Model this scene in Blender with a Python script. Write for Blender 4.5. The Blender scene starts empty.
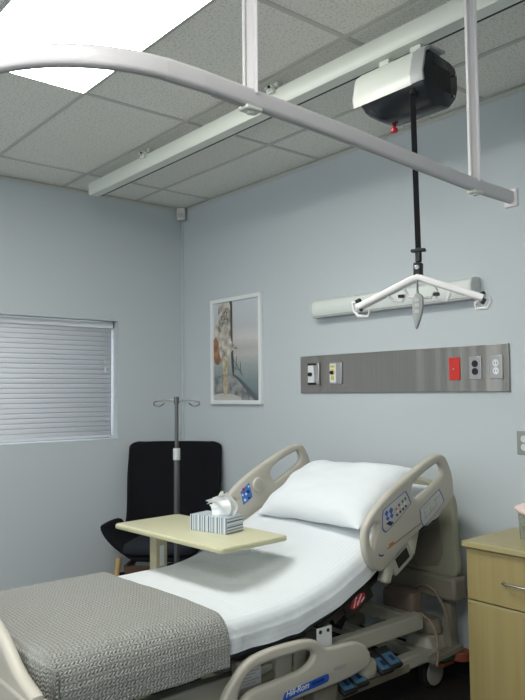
import bpy, bmesh, math, random
from mathutils import Vector, Matrix, Euler, noise
random.seed(7)
C = bpy.context.scene.collection
PI = math.pi
def R(d): return math.radians(d)

# ------------------------------------------------------------------ camera geometry
H = 1.5
RW = Matrix(((0.64091653, -0.05148786, -0.76588185), (0.76755877, 0.0313946, 0.64020928), (-0.00891845, -0.99818003, 0.05964127)))
RW = Matrix(((0.64091653, -0.05148786, -0.76588185), (0.76755877, 0.0313946, 0.64020928), (-0.00891845, -0.99818003, 0.05964127)))
FPX = 714.0
def at(px, py, ax, v):
    """measured point of the photo set on the world plane axis=v"""
    d = RW @ Vector((px - 262.5, py - 350, FPX)); o = Vector((0, 0, H))
    r = o + d * ((v - o[ax]) / d[ax]); r[ax] = v
    return r
def atp(px, py, p0, n):
    d = RW @ Vector((px - 262.5, py - 350, FPX)); o = Vector((0, 0, H))
    return o + d * ((p0 - o).dot(n) / d.dot(n))

# ------------------------------------------------------------------ materials
def nt(name):
    m = bpy.data.materials.new(name); m.use_nodes = True
    return m, m.node_tree, m.node_tree.nodes['Principled BSDF']
def mat(name, col, rough=.5, metal=0, spec=.5, noise_s=0, noise_a=0, bump_s=0, bump_a=0, trans=0, sheen=0, alpha=1, ior=1.45, coat=0):
    m, t, b = nt(name)
    b.inputs['Base Color'].default_value = (*col, 1); b.inputs['Roughness'].default_value = rough
    b.inputs['Metallic'].default_value = metal; b.inputs['Specular IOR Level'].default_value = spec
    b.inputs['Transmission Weight'].default_value = trans; b.inputs['IOR'].default_value = ior
    b.inputs['Sheen Weight'].default_value = sheen; b.inputs['Coat Weight'].default_value = coat
    tc = t.nodes.new('ShaderNodeTexCoord')
    if noise_s:
        n = t.nodes.new('ShaderNodeTexNoise'); n.inputs['Scale'].default_value = noise_s; n.inputs['Detail'].default_value = 5
        t.links.new(tc.outputs['Object'], n.inputs['Vector'])
        r = t.nodes.new('ShaderNodeMixRGB'); r.inputs[1].default_value = (*[c * (1 - noise_a) for c in col], 1)
        r.inputs[2].default_value = (*[min(1, c * (1 + noise_a)) for c in col], 1)
        t.links.new(n.outputs['Fac'], r.inputs[0]); t.links.new(r.outputs[0], b.inputs['Base Color'])
    if bump_s:
        n = t.nodes.new('ShaderNodeTexNoise'); n.inputs['Scale'].default_value = bump_s; n.inputs['Detail'].default_value = 4
        t.links.new(tc.outputs['Object'], n.inputs['Vector'])
        bp = t.nodes.new('ShaderNodeBump'); bp.inputs['Strength'].default_value = bump_a; bp.inputs['Distance'].default_value = .01
        t.links.new(n.outputs['Fac'], bp.inputs['Height']); t.links.new(bp.outputs[0], b.inputs['Normal'])
    return m
def ramp(t, fac, stops):
    r = t.nodes.new('ShaderNodeValToRGB'); e = r.color_ramp.elements
    e[0].position = stops[0][0]; e[0].color = (*stops[0][1], 1); e[1].position = stops[-1][0]; e[1].color = (*stops[-1][1], 1)
    for p, c in stops[1:-1]:
        x = e.new(p); x.color = (*c, 1)
    t.links.new(fac, r.inputs['Fac']); return r
def mathn(t, op, a, b=None, c=None):
    n = t.nodes.new('ShaderNodeMath'); n.operation = op
    for i, v in enumerate((a, b, c)):
        if v is None: continue
        if isinstance(v, (int, float)): n.inputs[i].default_value = v
        else: t.links.new(v, n.inputs[i])
    return n.outputs[0]

def slat_mat():
    m, t, b = nt('white_blind_slat'); b.inputs['Base Color'].default_value = (.84, .85, .88, 1); b.inputs['Roughness'].default_value = .5
    tr = t.nodes.new('ShaderNodeBsdfTranslucent'); tr.inputs[0].default_value = (.85, .87, .9, 1); mx = t.nodes.new('ShaderNodeMixShader'); mx.inputs[0].default_value = .22
    t.links.new(b.outputs[0], mx.inputs[1]); t.links.new(tr.outputs[0], mx.inputs[2]); t.links.new(mx.outputs[0], t.nodes['Material Output'].inputs[0]); return m
def pane_mat():
    m, t, b = nt('window_pane'); b.inputs['Base Color'].default_value = (.5, .55, .6, 1); b.inputs['Roughness'].default_value = .05
    tr = t.nodes.new('ShaderNodeBsdfTransparent'); mx = t.nodes.new('ShaderNodeMixShader'); mx.inputs[0].default_value = .85
    t.links.new(b.outputs[0], mx.inputs[1]); t.links.new(tr.outputs[0], mx.inputs[2]); t.links.new(mx.outputs[0], t.nodes['Material Output'].inputs[0]); return m
WALL = mat('pale_blue_wall_paint', (.555, .605, .63), .55, noise_s=1.2, noise_a=.02, bump_s=180, bump_a=.05, spec=.35)
def ceil_mat():
    m, t, b = nt('fissured_ceiling_tile'); tc = t.nodes.new('ShaderNodeTexCoord')
    v = t.nodes.new('ShaderNodeTexNoise'); v.inputs['Scale'].default_value = 95; v.inputs['Detail'].default_value = 3; v.inputs['Roughness'].default_value = .6
    t.links.new(tc.outputs['Object'], v.inputs['Vector'])
    r = ramp(t, v.outputs['Fac'], [(.36, (.60, .60, .54)), (.45, (.84, .835, .77)), (.7, (.89, .885, .82))])
    t.links.new(r.outputs[0], b.inputs['Base Color']); b.inputs['Roughness'].default_value = .95
    bp = t.nodes.new('ShaderNodeBump'); bp.inputs['Strength'].default_value = .3; bp.inputs['Distance'].default_value = .003
    t.links.new(r.outputs[0], bp.inputs['Height']); t.links.new(bp.outputs[0], b.inputs['Normal'])
    return m
TILE = ceil_mat()
TBAR = mat('ceiling_grid_enamel', (.56, .57, .53), .5)
FLOOR = mat('dark_vinyl_floor', (.035, .028, .026), .38, noise_s=14, noise_a=.35)
BASEB = mat('black_rubber_baseboard', (.012, .012, .012), .5)
TRIM = mat('white_trim', (.66, .68, .66), .45)
def emis(name, col, s):
    m = bpy.data.materials.new(name); m.use_nodes = True; t = m.node_tree; t.nodes.remove(t.nodes['Principled BSDF'])
    e = t.nodes.new('ShaderNodeEmission'); e.inputs[0].default_value = (*col, 1); e.inputs[1].default_value = s
    t.links.new(e.outputs[0], t.nodes['Material Output'].inputs[0]); return m
LIGHT = emis('lit_diffuser', (1, 1, .95), 16)
FILL1 = emis('fill_diffuser_left', (1, 1, .95), 5.5)  # glow of the added fill panel at the left
FILL2 = emis('fill_diffuser_near', (1, 1, .95), 25)  # glow of the added fill panel near the viewer
BLIND = slat_mat()
PLASTW = mat('white_enamel', (.72, .69, .705), .3, coat=.3)
TRACKC = mat('cream_white_aluminium', (.74, .77, .70), .32)
SLOT = mat('black_slot', (.01, .01, .01), .6)
COVERW = mat('white_motor_cover', (.66, .69, .63), .3)
GREYP = mat('grey_motor_rim', (.40, .41, .41), .35)
DARKP = mat('glossy_black_plastic', (.018, .022, .026), .22)
BLACK = mat('matt_black_plastic', (.012, .012, .013), .5)
WEB = mat('black_webbing', (.01, .01, .012), .8)
RED = mat('red_plastic', (.55, .02, .04), .35)
REDPL = mat('red_cover_plate', (.62, .035, .025), .4)
SPREAD = mat('white_spreader_enamel', (.85, .83, .82), .35)
GREYPEND = mat('grey_pendant_plastic', (.36, .38, .37), .5)
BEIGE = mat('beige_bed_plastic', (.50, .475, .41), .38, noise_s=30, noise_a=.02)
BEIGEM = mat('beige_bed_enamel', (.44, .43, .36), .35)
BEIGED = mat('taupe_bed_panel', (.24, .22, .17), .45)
DARKM = mat('dark_steel', (.05, .05, .05), .4, metal=.6)
CHROME = mat('chrome', (.62, .62, .62), .2, metal=1)
DULLM = mat('satin_pole_steel', (.13, .13, .135), .4, metal=.7)
RUBBER = mat('black_rubber', (.015, .015, .015), .6)
WHEELC = mat('grey_wheel_disc', (.34, .32, .28), .5)
BLUE = mat('blue_label', (.03, .12, .48), .35)
BLUEP = mat('pale_blue_pedal_label', (.06, .16, .27), .4)
WHITEP = mat('white_label', (.75, .77, .78), .4)
NAVYP = mat('navy_print', (.01, .02, .10), .4)
LINEN = mat('panel_face_grey', (.52, .51, .49), .4)
ORANGE = mat('orange_print', (.6, .16, .02), .5)
GREENP = mat('green_pedal', (.02, .10, .05), .5)
CABLE = mat('tan_cable', (.26, .20, .14), .5)
MATTR = mat('dark_mattress_cover', (.05, .06, .08), .6)
CHAIRF = mat('black_chair_fabric', (.009, .009, .012), .9, bump_s=600, bump_a=.4, spec=.2)
CUSH = mat('charcoal_cushion_fabric', (.022, .025, .032), .9, bump_s=600, bump_a=.4, spec=.2)
def wood(name, c1, c2, rough, axis=2, sc=1.0):
    m, t, b = nt(name); tc = t.nodes.new('ShaderNodeTexCoord'); mp = t.nodes.new('ShaderNodeMapping')
    s = [40 * sc, 40 * sc, 40 * sc]; s[axis] = 1.5 * sc; mp.inputs['Scale'].default_value = s
    n = t.nodes.new('ShaderNodeTexNoise'); n.inputs['Scale'].default_value = 1.0; n.inputs['Detail'].default_value = 6
    t.links.new(tc.outputs['Object'], mp.inputs[0]); t.links.new(mp.outputs[0], n.inputs['Vector'])
    r = ramp(t, n.outputs['Fac'], [(.3, c1), (.7, c2)])
    t.links.new(r.outputs[0], b.inputs['Base Color']); b.inputs['Roughness'].default_value = rough
    return m
MAPLE = wood('maple_laminate', (.32, .255, .105), (.37, .30, .13), .4)
MAPLET = wood('maple_laminate_top', (.38, .325, .155), (.42, .36, .18), .35, 0)
BIRCH = wood('birch_chair_leg', (.40, .27, .12), (.48, .33, .16), .5)
WALNUT = wood('brown_chair_rail', (.10, .05, .03), (.13, .07, .04), .5, 0)
TTOP = wood('cream_laminate', (.58, .56, .375), (.61, .59, .40), .32, 0)
TEDGE = mat('cream_table_edging', (.50, .49, .32), .4)
COLUMN = mat('cream_column_enamel', (.50, .46, .30), .4)

def steel_mat():
    m, t, b = nt('brushed_stainless_steel'); tc = t.nodes.new('ShaderNodeTexCoord')
    mp = t.nodes.new('ShaderNodeMapping'); mp.inputs['Scale'].default_value = (700, 700, 3)
    n = t.nodes.new('ShaderNodeTexNoise'); n.inputs['Scale'].default_value = 1; n.inputs['Detail'].default_value = 3
    t.links.new(tc.outputs['Object'], mp.inputs[0]); t.links.new(mp.outputs[0], n.inputs['Vector'])
    r = ramp(t, n.outputs['Fac'], [(.3, (.33, .31, .285)), (.7, (.40, .38, .35))])
    t.links.new(r.outputs[0], b.inputs['Base Color']); b.inputs['Metallic'].default_value = 1
    b.inputs['Roughness'].default_value = .3
    # gentle waviness of the sheet metal
    mp2 = t.nodes.new('ShaderNodeMapping'); mp2.inputs['Scale'].default_value = (9, 1, .5)
    n2 = t.nodes.new('ShaderNodeTexNoise'); n2.inputs['Scale'].default_value = 1; n2.inputs['Detail'].default_value = 1
    t.links.new(tc.outputs['Object'], mp2.inputs[0]); t.links.new(mp2.outputs[0], n2.inputs['Vector'])
    bp = t.nodes.new('ShaderNodeBump'); bp.inputs['Strength'].default_value = .6; bp.inputs['Distance'].default_value = .02
    t.links.new(n2.outputs['Fac'], bp.inputs['Height']); t.links.new(bp.outputs[0], b.inputs['Normal'])
    return m
STEEL = steel_mat()
PLATE = mat('outlet_steel_plate', (.50, .49, .49), .28, metal=.9)

def sheet_mat():
    m, t, b = nt('white_striped_sheet'); uv = t.nodes.new('ShaderNodeUVMap'); uv.uv_map = 'UVMap'
    sp = t.nodes.new('ShaderNodeSeparateXYZ'); t.links.new(uv.outputs[0], sp.inputs[0])
    w = mathn(t, 'SINE', mathn(t, 'MULTIPLY', sp.outputs[0], 2 * PI / .022))
    f = mathn(t, 'MULTIPLY_ADD', w, .5, .5)
    r = ramp(t, f, [(.35, (.66, .695, .72)), (.6, (.69, .725, .75))])
    t.links.new(r.outputs[0], b.inputs['Base Color']); b.inputs['Roughness'].default_value = .75
    b.inputs['Specular IOR Level'].default_value = .25
    n = t.nodes.new('ShaderNodeTexNoise'); n.inputs['Scale'].default_value = 9; n.inputs['Detail'].default_value = 4; n.inputs['Distortion'].default_value = .6
    tc = t.nodes.new('ShaderNodeTexCoord'); t.links.new(tc.outputs['Object'], n.inputs['Vector'])
    bp = t.nodes.new('ShaderNodeBump'); bp.inputs['Strength'].default_value = .5; bp.inputs['Distance'].default_value = .02
    t.links.new(n.outputs['Fac'], bp.inputs['Height']); t.links.new(bp.outputs[0], b.inputs['Normal'])
    return m
SHEET = sheet_mat()
PILLOW = mat('white_pillowcase', (.72, .755, .78), .75, bump_s=7, bump_a=.5, spec=.25)
TISSUE = mat('white_tissue', (.86, .88, .88), .85, bump_s=60, bump_a=.3)

def knit_mat():
    m, t, b = nt('grey_knitted_blanket'); uv = t.nodes.new('ShaderNodeUVMap'); uv.uv_map = 'UVMap'
    sp = t.nodes.new('ShaderNodeSeparateXYZ'); t.links.new(uv.outputs[0], sp.inputs[0])
    nz = t.nodes.new('ShaderNodeTexNoise'); nz.inputs['Scale'].default_value = 22; t.links.new(uv.outputs[0], nz.inputs['Vector'])
    U = mathn(t, 'ADD', sp.outputs[0], mathn(t, 'MULTIPLY', nz.outputs['Fac'], .010))
    V = mathn(t, 'ADD', sp.outputs[1], mathn(t, 'MULTIPLY', nz.outputs['Fac'], .010))
    zig = mathn(t, 'PINGPONG', U, .0105)
    a = mathn(t, 'SINE', mathn(t, 'MULTIPLY', mathn(t, 'ADD', V, mathn(t, 'MULTIPLY', zig, .8)), 2 * PI / .014))
    c = mathn(t, 'ABSOLUTE', mathn(t, 'SINE', mathn(t, 'MULTIPLY', U, PI / .0105)))
    h = mathn(t, 'MULTIPLY', mathn(t, 'MULTIPLY_ADD', a, .5, .5), mathn(t, 'POWER', c, .6))
    n = t.nodes.new('ShaderNodeTexNoise'); n.inputs['Scale'].default_value = 260; n.inputs['Detail'].default_value = 3
    t.links.new(uv.outputs[0], n.inputs['Vector'])
    hh = mathn(t, 'ADD', h, mathn(t, 'MULTIPLY', n.outputs['Fac'], .5))
    r = ramp(t, hh, [(.1, (.27, .274, .255)), (.6, (.36, .363, .34)), (1.0, (.43, .433, .408))])
    t.links.new(r.outputs[0], b.inputs['Base Color']); b.inputs['Roughness'].default_value = .95; b.inputs['Specular IOR Level'].default_value = .15
    bp = t.nodes.new('ShaderNodeBump'); bp.inputs['Strength'].default_value = .8; bp.inputs['Distance'].default_value = .009
    t.links.new(hh, bp.inputs['Height']); t.links.new(bp.outputs[0], b.inputs['Normal'])
    return m
KNIT = knit_mat()

def stripe_mat():
    m, t, b = nt('striped_tissue_carton'); tc = t.nodes.new('ShaderNodeTexCoord')
    sp = t.nodes.new('ShaderNodeSeparateXYZ'); t.links.new(tc.outputs['Object'], sp.inputs[0])
    gm = t.nodes.new('ShaderNodeNewGeometry'); vt = t.nodes.new('ShaderNodeVectorTransform'); vt.vector_type = 'NORMAL'; vt.convert_from = 'WORLD'; vt.convert_to = 'OBJECT'
    t.links.new(gm.outputs['True Normal'], vt.inputs[0]); sn = t.nodes.new('ShaderNodeSeparateXYZ'); t.links.new(vt.outputs[0], sn.inputs[0])
    sd = mathn(t, 'GREATER_THAN', mathn(t, 'ABSOLUTE', sn.outputs[0]), .5)
    g = mathn(t, 'ADD', mathn(t, 'ADD', mathn(t, 'MULTIPLY', sp.outputs[0], mathn(t, 'SUBTRACT', 1, sd)), mathn(t, 'MULTIPLY', sp.outputs[2], sd)), 1.0)
    k = mathn(t, 'FRACT', mathn(t, 'MULTIPLY', g, 1 / .052))
    r = ramp(t, k, [(0, (.62, .68, .68)), (.20, (.10, .12, .25)), (.34, (.60, .64, .66)), (.48, (.25, .33, .34)), (.62, (.70, .74, .75)), (.74, (.12, .13, .24)), (.86, (.50, .60, .68)), (.95, (.28, .36, .44))])
    r.color_ramp.interpolation = 'CONSTANT'
    t.links.new(r.outputs[0], b.inputs['Base Color']); b.inputs['Roughness'].default_value = .45
    return m
STRIPE = stripe_mat()

# ------------------------------------------------------------------ object helpers
def mw(o):
    m = Matrix.Identity(4)
    while o is not None:
        m = Matrix.LocRotScale(o.location, o.rotation_euler, o.scale) @ m; o = o.parent
    return m
def obj(name, bm, m, parent=None, bevel=0, seg=2, smooth=True, sub=0, solid=0, world=True, label=None, angle=35):
    if parent is not None and world: bm.transform(mw(parent).inverted())
    bmesh.ops.recalc_face_normals(bm, faces=bm.faces[:])
    me = bpy.data.meshes.new(name); bm.to_mesh(me); bm.free()
    for x in (m if isinstance(m, (list, tuple)) else [m]): me.materials.append(x)
    o = bpy.data.objects.new(name, me); C.objects.link(o); o.parent = parent
    if solid:
        s = o.modifiers.new('solid', 'SOLIDIFY'); s.thickness = solid; s.offset = 0
    if bevel:
        b = o.modifiers.new('bevel', 'BEVEL'); b.width = bevel; b.segments = seg; b.limit_method = 'ANGLE'; b.angle_limit = R(40)
    if sub:
        s = o.modifiers.new('sub', 'SUBSURF'); s.levels = sub; s.render_levels = sub
    if smooth:
        for p in me.polygons: p.use_smooth = True
        if not sub:
            try: me.set_sharp_from_angle(angle=R(angle))
            except Exception: pass
    if label: o['label'] = label
    return o
def tag(o, label, cat, group=None):
    o['label'] = label; o['category'] = cat
    if group: o['group'] = group
    return o
def struct(o): o['kind'] = 'structure'; return o
def thing(name, label, cat, loc, rz=0, group=None):
    o = bpy.data.objects.new(name, None); C.objects.link(o); o.empty_display_size = .05
    o.location = loc; o.rotation_euler = (0, 0, rz); return tag(o, label, cat, group)
def box(bm, x0, x1, y0, y1, z0, z1, M=None):
    v = [Vector((x, y, z)) for x in (x0, x1) for y in (y0, y1) for z in (z0, z1)]
    if M: v = [M @ p for p in v]
    v = [bm.verts.new(p) for p in v]
    for f in ((0, 1, 3, 2), (4, 6, 7, 5), (0, 4, 5, 1), (2, 3, 7, 6), (0, 2, 6, 4), (1, 5, 7, 3)): bm.faces.new([v[i] for i in f])
    return bm
def B(*a, M=None): return box(bmesh.new(), *a, M=M)
def bar(bm, a, b, w, h, up=Vector((0, 0, 1))):
    a = Vector(a); b = Vector(b); d = b - a; L = d.length; d.normalize(); s = d.cross(up)
    if s.length < 1e-4: s = d.cross(Vector((0, 1, 0)))
    s.normalize(); u = s.cross(d)
    M = Matrix((( d.x, s.x, u.x, a.x), (d.y, s.y, u.y, a.y), (d.z, s.z, u.z, a.z), (0, 0, 0, 1)))
    return box(bm, 0, L, -w / 2, w / 2, -h / 2, h / 2, M)
def sweep(bm, pts, prof, closed=False, up=Vector((0, 0, 1)), caps=True):
    pts = [Vector(p) for p in pts]; n = len(pts); rings = []
    for i, p in enumerate(pts):
        if closed: d = pts[(i + 1) % n] - pts[i - 1]
        else: d = pts[min(i + 1, n - 1)] - pts[max(i - 1, 0)]
        d.normalize(); s = d.cross(up)
        if s.length < 1e-3: s = d.cross(Vector((0, 1, 0)))
        s.normalize(); u = s.cross(d); u.normalize()
        rings.append([bm.verts.new(p + s * a + u * b) for a, b in prof])
    k = len(prof)
    for i in range(n if closed else n - 1):
        A, Bq = rings[i], rings[(i + 1) % n]
        for j in range(k): bm.faces.new((A[j], A[(j + 1) % k], Bq[(j + 1) % k], Bq[j]))
    if caps and not closed: bm.faces.new(rings[0][::-1]); bm.faces.new(rings[-1])
    return bm
def circ(r, k=10, ry=None): return [(r * math.cos(2 * PI * i / k), (ry or r) * math.sin(2 * PI * i / k)) for i in range(k)]
def rrect(w, h, r, k=3):
    out = []
    for cx, cy, a0 in ((w / 2 - r, h / 2 - r, 0), (-w / 2 + r, h / 2 - r, 90), (-w / 2 + r, -h / 2 + r, 180), (w / 2 - r, -h / 2 + r, 270)):
        for i in range(k + 1):
            a = R(a0 + 90 * i / k); out.append((cx + r * math.cos(a), cy + r * math.sin(a)))
    return out
def cr(pts, n=6, closed=False):
    pts = [Vector(p) for p in pts]; N = len(pts); out = []
    for i in range(N if closed else N - 1):
        if closed: p0, p1, p2, p3 = pts[i - 1], pts[i], pts[(i + 1) % N], pts[(i + 2) % N]
        else: p0, p1, p2, p3 = pts[max(i - 1, 0)], pts[i], pts[i + 1], pts[min(i + 2, N - 1)]
        for k in range(n):
            t = k / n
            out.append(.5 * ((2 * p1) + (p2 - p0) * t + (2 * p0 - 5 * p1 + 4 * p2 - p3) * t * t + (3 * p1 - p0 - 3 * p2 + p3) * t ** 3))
    if not closed: out.append(pts[-1])
    return out
def tube(pts, r, n=6, k=10, closed=False, bm=None, smooth=True):
    return sweep(bm or bmesh.new(), cr(pts, n, closed) if smooth else pts, circ(r, k), closed)
def cyl(bm, a, b, r, k=20, r2=None):
    a = Vector(a); b = Vector(b); d = (b - a).normalized(); s = d.orthogonal().normalized(); u = d.cross(s); r2 = r if r2 is None else r2
    A = [bm.verts.new(a + (s * math.cos(2 * PI * i / k) + u * math.sin(2 * PI * i / k)) * r) for i in range(k)]
    Bq = [bm.verts.new(b + (s * math.cos(2 * PI * i / k) + u * math.sin(2 * PI * i / k)) * r2) for i in range(k)]
    for i in range(k): bm.faces.new((A[i], A[(i + 1) % k], Bq[(i + 1) % k], Bq[i]))
    bm.faces.new(A[::-1]); bm.faces.new(Bq); return bm
def poly(bm, pts, mi=0):
    f = bm.faces.new([bm.verts.new(p) for p in pts]); f.material_index = mi; return f
def plate_curve(outer, holes, depth, bev, M, smooth_n=5):
    """a plate with rounded edges and openings: 2D outlines (u,v) extruded; M maps u,v,w to the world"""
    cu = bpy.data.curves.new('tmp', 'CURVE'); cu.dimensions = '2D'; cu.fill_mode = 'BOTH'; cu.extrude = depth / 2 - bev; cu.bevel_depth = bev; cu.bevel_resolution = 2; cu.offset = -bev
    for ol in [outer] + holes:
        p = cr([(a, b, 0) for a, b in ol], smooth_n, True) if smooth_n else [Vector((a, b, 0)) for a, b in ol]
        s = cu.splines.new('POLY'); s.points.add(len(p) - 1); s.use_cyclic_u = True
        for q, w in zip(s.points, p): q.co = (w.x, w.y, 0, 1)
    o = bpy.data.objects.new('tmp', cu); C.objects.link(o); bpy.context.view_layer.update()
    me = bpy.data.meshes.new_from_object(o.evaluated_get(bpy.context.evaluated_depsgraph_get()))
    bm = bmesh.new(); bm.from_mesh(me); bmesh.ops.remove_doubles(bm, verts=bm.verts[:], dist=1e-5); bm.transform(M)
    bpy.data.objects.remove(o); bpy.data.curves.remove(cu); bpy.data.meshes.remove(me)
    return bm
def text_bm(s, size, M, depth=.0004, shear=0):
    cu = bpy.data.curves.new('tmp', 'FONT'); cu.body = s; cu.size = size; cu.extrude = depth; cu.align_x = 'CENTER'; cu.align_y = 'CENTER'; cu.shear = shear; cu.offset = size * .012
    o = bpy.data.objects.new('tmp', cu); C.objects.link(o); bpy.context.view_layer.update()
    me = bpy.data.meshes.new_from_object(o.evaluated_get(bpy.context.evaluated_depsgraph_get()))
    bm = bmesh.new(); bm.from_mesh(me); bm.transform(M)
    bpy.data.objects.remove(o); bpy.data.curves.remove(cu); bpy.data.meshes.remove(me)
    return bm
def frameM(o, ex, ey):
    ex = Vector(ex).normalized(); ey = Vector(ey); ey = (ey - ex * ey.dot(ex)).normalized(); ez = ex.cross(ey)
    return Matrix(((ex.x, ey.x, ez.x, o[0]), (ex.y, ey.y, ez.y, o[1]), (ex.z, ey.z, ez.z, o[2]), (0, 0, 0, 1)))

# ================================================================== THE ROOM
XW, YW, ZC = -4.89, 3.24, 3.02
XE, YE = 1.3, -1.9
struct(obj('floor', B(XW - .1, XE, YE, YW + .1, -.05, 0), FLOOR, smooth=False))
# window wall with a recessed opening
wy0, wy1, wz0, wz1 = .45, 2.65, 1.16, 2.057
bm = bmesh.new()
for a in ((YE, wy0, 0, ZC), (wy1, YW + .1, 0, ZC), (wy0, wy1, 0, wz0), (wy0, wy1, wz1, ZC)): box(bm, XW - .22, XW, *a)
struct(obj('wall_left', bm, WALL, smooth=False))
struct(obj('wall_back', B(XW, XE, YW, YW + .1, 0, ZC), WALL, smooth=False))
struct(obj('wall_right', B(XE, XE + .1, YE, YW + .1, 0, ZC), WALL, smooth=False))
bm = bmesh.new()   # the wall behind the viewer, with a wide opening added to let in fill light
for a in ((XW - .1, -4.4, 0, ZC), (-.9, XE + .1, 0, ZC), (-4.4, -.9, 0, .85), (-4.4, -.9, 2.35, ZC)): box(bm, a[0], a[1], YE - .12, YE, a[2], a[3])
struct(obj('wall_front', bm, WALL, smooth=False))
bm = bmesh.new()
for a in ((-4.4, -.9, .85, .90), (-4.4, -.9, 2.30, 2.35), (-4.4, -4.35, .85, 2.35), (-.95, -.9, .85, 2.35), (-2.68, -2.62, .85, 2.35)): box(bm, a[0], a[1], YE - .09, YE - .04, a[2], a[3])
struct(obj('fill_window', bm, TRIM, smooth=False))  # unseen window frame, added with its opening to brighten the room
struct(obj('baseboard_left', B(XW, XW + .008, YE, YW, 0, .16), BASEB, bevel=.003))
struct(obj('baseboard_back', B(XW + .008, XE, YW - .008, YW, 0, .11), BASEB, bevel=.003))
# suspended ceiling : lay-in tiles + tee grid
XS = [-4.49 + 1.22 * i for i in range(5)]; YS = [1.576 + .61 * i for i in range(-5, 3)]
bm = bmesh.new(); box(bm, XW - .1, XE + .1, YE - .1, YW + .1, ZC, ZC + .05)
n0 = len(bm.faces)
for x in XS: box(bm, x - .012, x + .012, YE, YW, ZC - .004, ZC + .001)
for y in YS: box(bm, XW, XE, y - .012, y + .012, ZC - .0045, ZC + .001)
bm.faces.ensure_lookup_table()
for f in bm.faces[n0:]: f.material_index = 1
struct(obj('ceiling', bm, [TILE, TBAR], smooth=False))
bm = bmesh.new()
box(bm, XW, XE, YW - .022, YW - .0, ZC - .006, ZC - .0046); box(bm, XW, XE, YW - .004, YW, ZC - .025, ZC - .0046)
box(bm, XW, XW + .022, YE, YW, ZC - .006, ZC - .0046); box(bm, XW, XW + .004, YE, YW, ZC - .025, ZC - .0046)
struct(obj('trim_1', bm, TBAR, smooth=False))
# window : frame and glass in the recess
w = struct(obj('window_1', B(XW - .205, XW - .20, wy0, wy1, wz0, wz1), pane_mat(), smooth=False))
bm = bmesh.new()
for a in ((wy0, wy0 + .05, wz0, wz1), (wy1 - .05, wy1, wz0, wz1), (wy0, wy1, wz0, wz0 + .05), (wy0, wy1, wz1 - .05, wz1)): box(bm, XW - .215, XW - .18, *a)
obj('window_frame', bm, TRIM, w, bevel=.003)
# corner cable strip under the sensor
struct(obj('trim_2', B(XW, XW + .018, YW - .016, YW, .12, 2.93), WALL, bevel=.004))

# window blind
t = thing('window_blind', 'closed white horizontal slat blind filling the recessed window', 'blind', (XW - .05, 1.52, wz0 + .01))
by0, by1 = wy0 + .006, wy1 - .008; BD = .035
obj('headrail', B(XW - .075 - BD, XW - .03 - BD, by0, by1, wz1 - .055, wz1 - .008), BLIND, t, bevel=.004)
bm = bmesh.new(); z = wz0 + .045; k = 0
while z < wz1 - .06:
    sec = []
    for i in range(5):
        s = (i / 4 - .5); sec.append((XW - .052 - BD - s * .006 + .0015 * math.cos(s * PI), z + s * .0395))
    A = [bm.verts.new((x, by0 + .006, zz)) for x, zz in sec]; Bq = [bm.verts.new((x, by1 - .006, zz)) for x, zz in sec]
    for i in range(4): bm.faces.new((A[i], A[i + 1], Bq[i + 1], Bq[i]))
    z += .0357
obj('slats', bm, BLIND, t, solid=.0012)
obj('bottom_rail', B(XW - .065 - BD, XW - .04 - BD, by0 + .004, by1 - .004, wz0 + .012, wz0 + .028), BLIND, t, bevel=.003)
bm = bmesh.new(); cyl(bm, (XW - .026 - BD, by1 - .07, wz1 - .06), (XW - .026 - BD, by1 - .07, 1.70), .0015, 6)
cyl(bm, (XW - .026 - BD, by1 - .07, 1.70), (XW - .026 - BD, by1 - .07, 1.665), .005, 10, .009)
obj('pull_cord', bm, TRIM, t)
bm = bmesh.new(); box(bm, XW - .08 - BD, XW - .028 - BD, by1 + .0005, by1 + .007, wz1 - .05, wz1 - .004)
obj('end_bracket', bm, DARKM, t, bevel=.002)

# ceiling light panels: one in view, two added out of frame for fill
def ceiling_light(x0, y0, label, m, nx=1.22, ny=.61):
    t = thing('ceiling_light', label, 'light', (x0 + nx / 2, y0 + ny / 2, ZC - .004))
    bm = bmesh.new(); e = .008; z0, z1 = ZC - .008, ZC - .0046
    for a in ((x0, x0 + nx, y0, y0 + e), (x0, x0 + nx, y0 + ny - e, y0 + ny), (x0, x0 + e, y0, y0 + ny), (x0 + nx - e, x0 + nx, y0, y0 + ny)): box(bm, *a, z0, z1)
    obj('frame', bm, TBAR, t, smooth=False)
    obj('diffuser', B(x0 + e, x0 + nx - e, y0 + e, y0 + ny - e, ZC - .0075, ZC - .0046), m, t, smooth=False)
    return t
ceiling_light(-3.27, .966, 'bright rectangular ceiling light panel at top left of the ceiling', LIGHT)
ceiling_light(-3.27, -1.474, 'added rectangular ceiling fill panel out of view on the left', FILL1)  # unseen panel, added only to lift the overall brightness

ceiling_light(-.83, -.864, 'added rectangular ceiling fill panel out of view near the viewer', FILL2)  # added off-frame panel, brightens the left wall and curtain rail

# corner motion sensor
t = thing('motion_sensor', 'small white motion sensor in the wall corner just below the ceiling', 'sensor', (XW + .03, YW - .03, 2.92))
M = Matrix.Translation((XW + .045, YW - .045, 2.965)) @ Matrix.Rotation(R(45), 4, 'Z')
obj('housing', B(-.034, .034, -.02, .035, -.052, .048, M=M), TRIM, t, bevel=.008)
obj('lens', B(-.022, .022, -.024, -.0195, -.035, .005, M=M), mat('sensor_lens', (.55, .55, .50), .3), t, bevel=.003)
obj('indicator', B(-.016, -.008, -.023, -.0195, .018, .026, M=M), mat('amber_indicator', (.5, .4, .12), .4), t)

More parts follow.
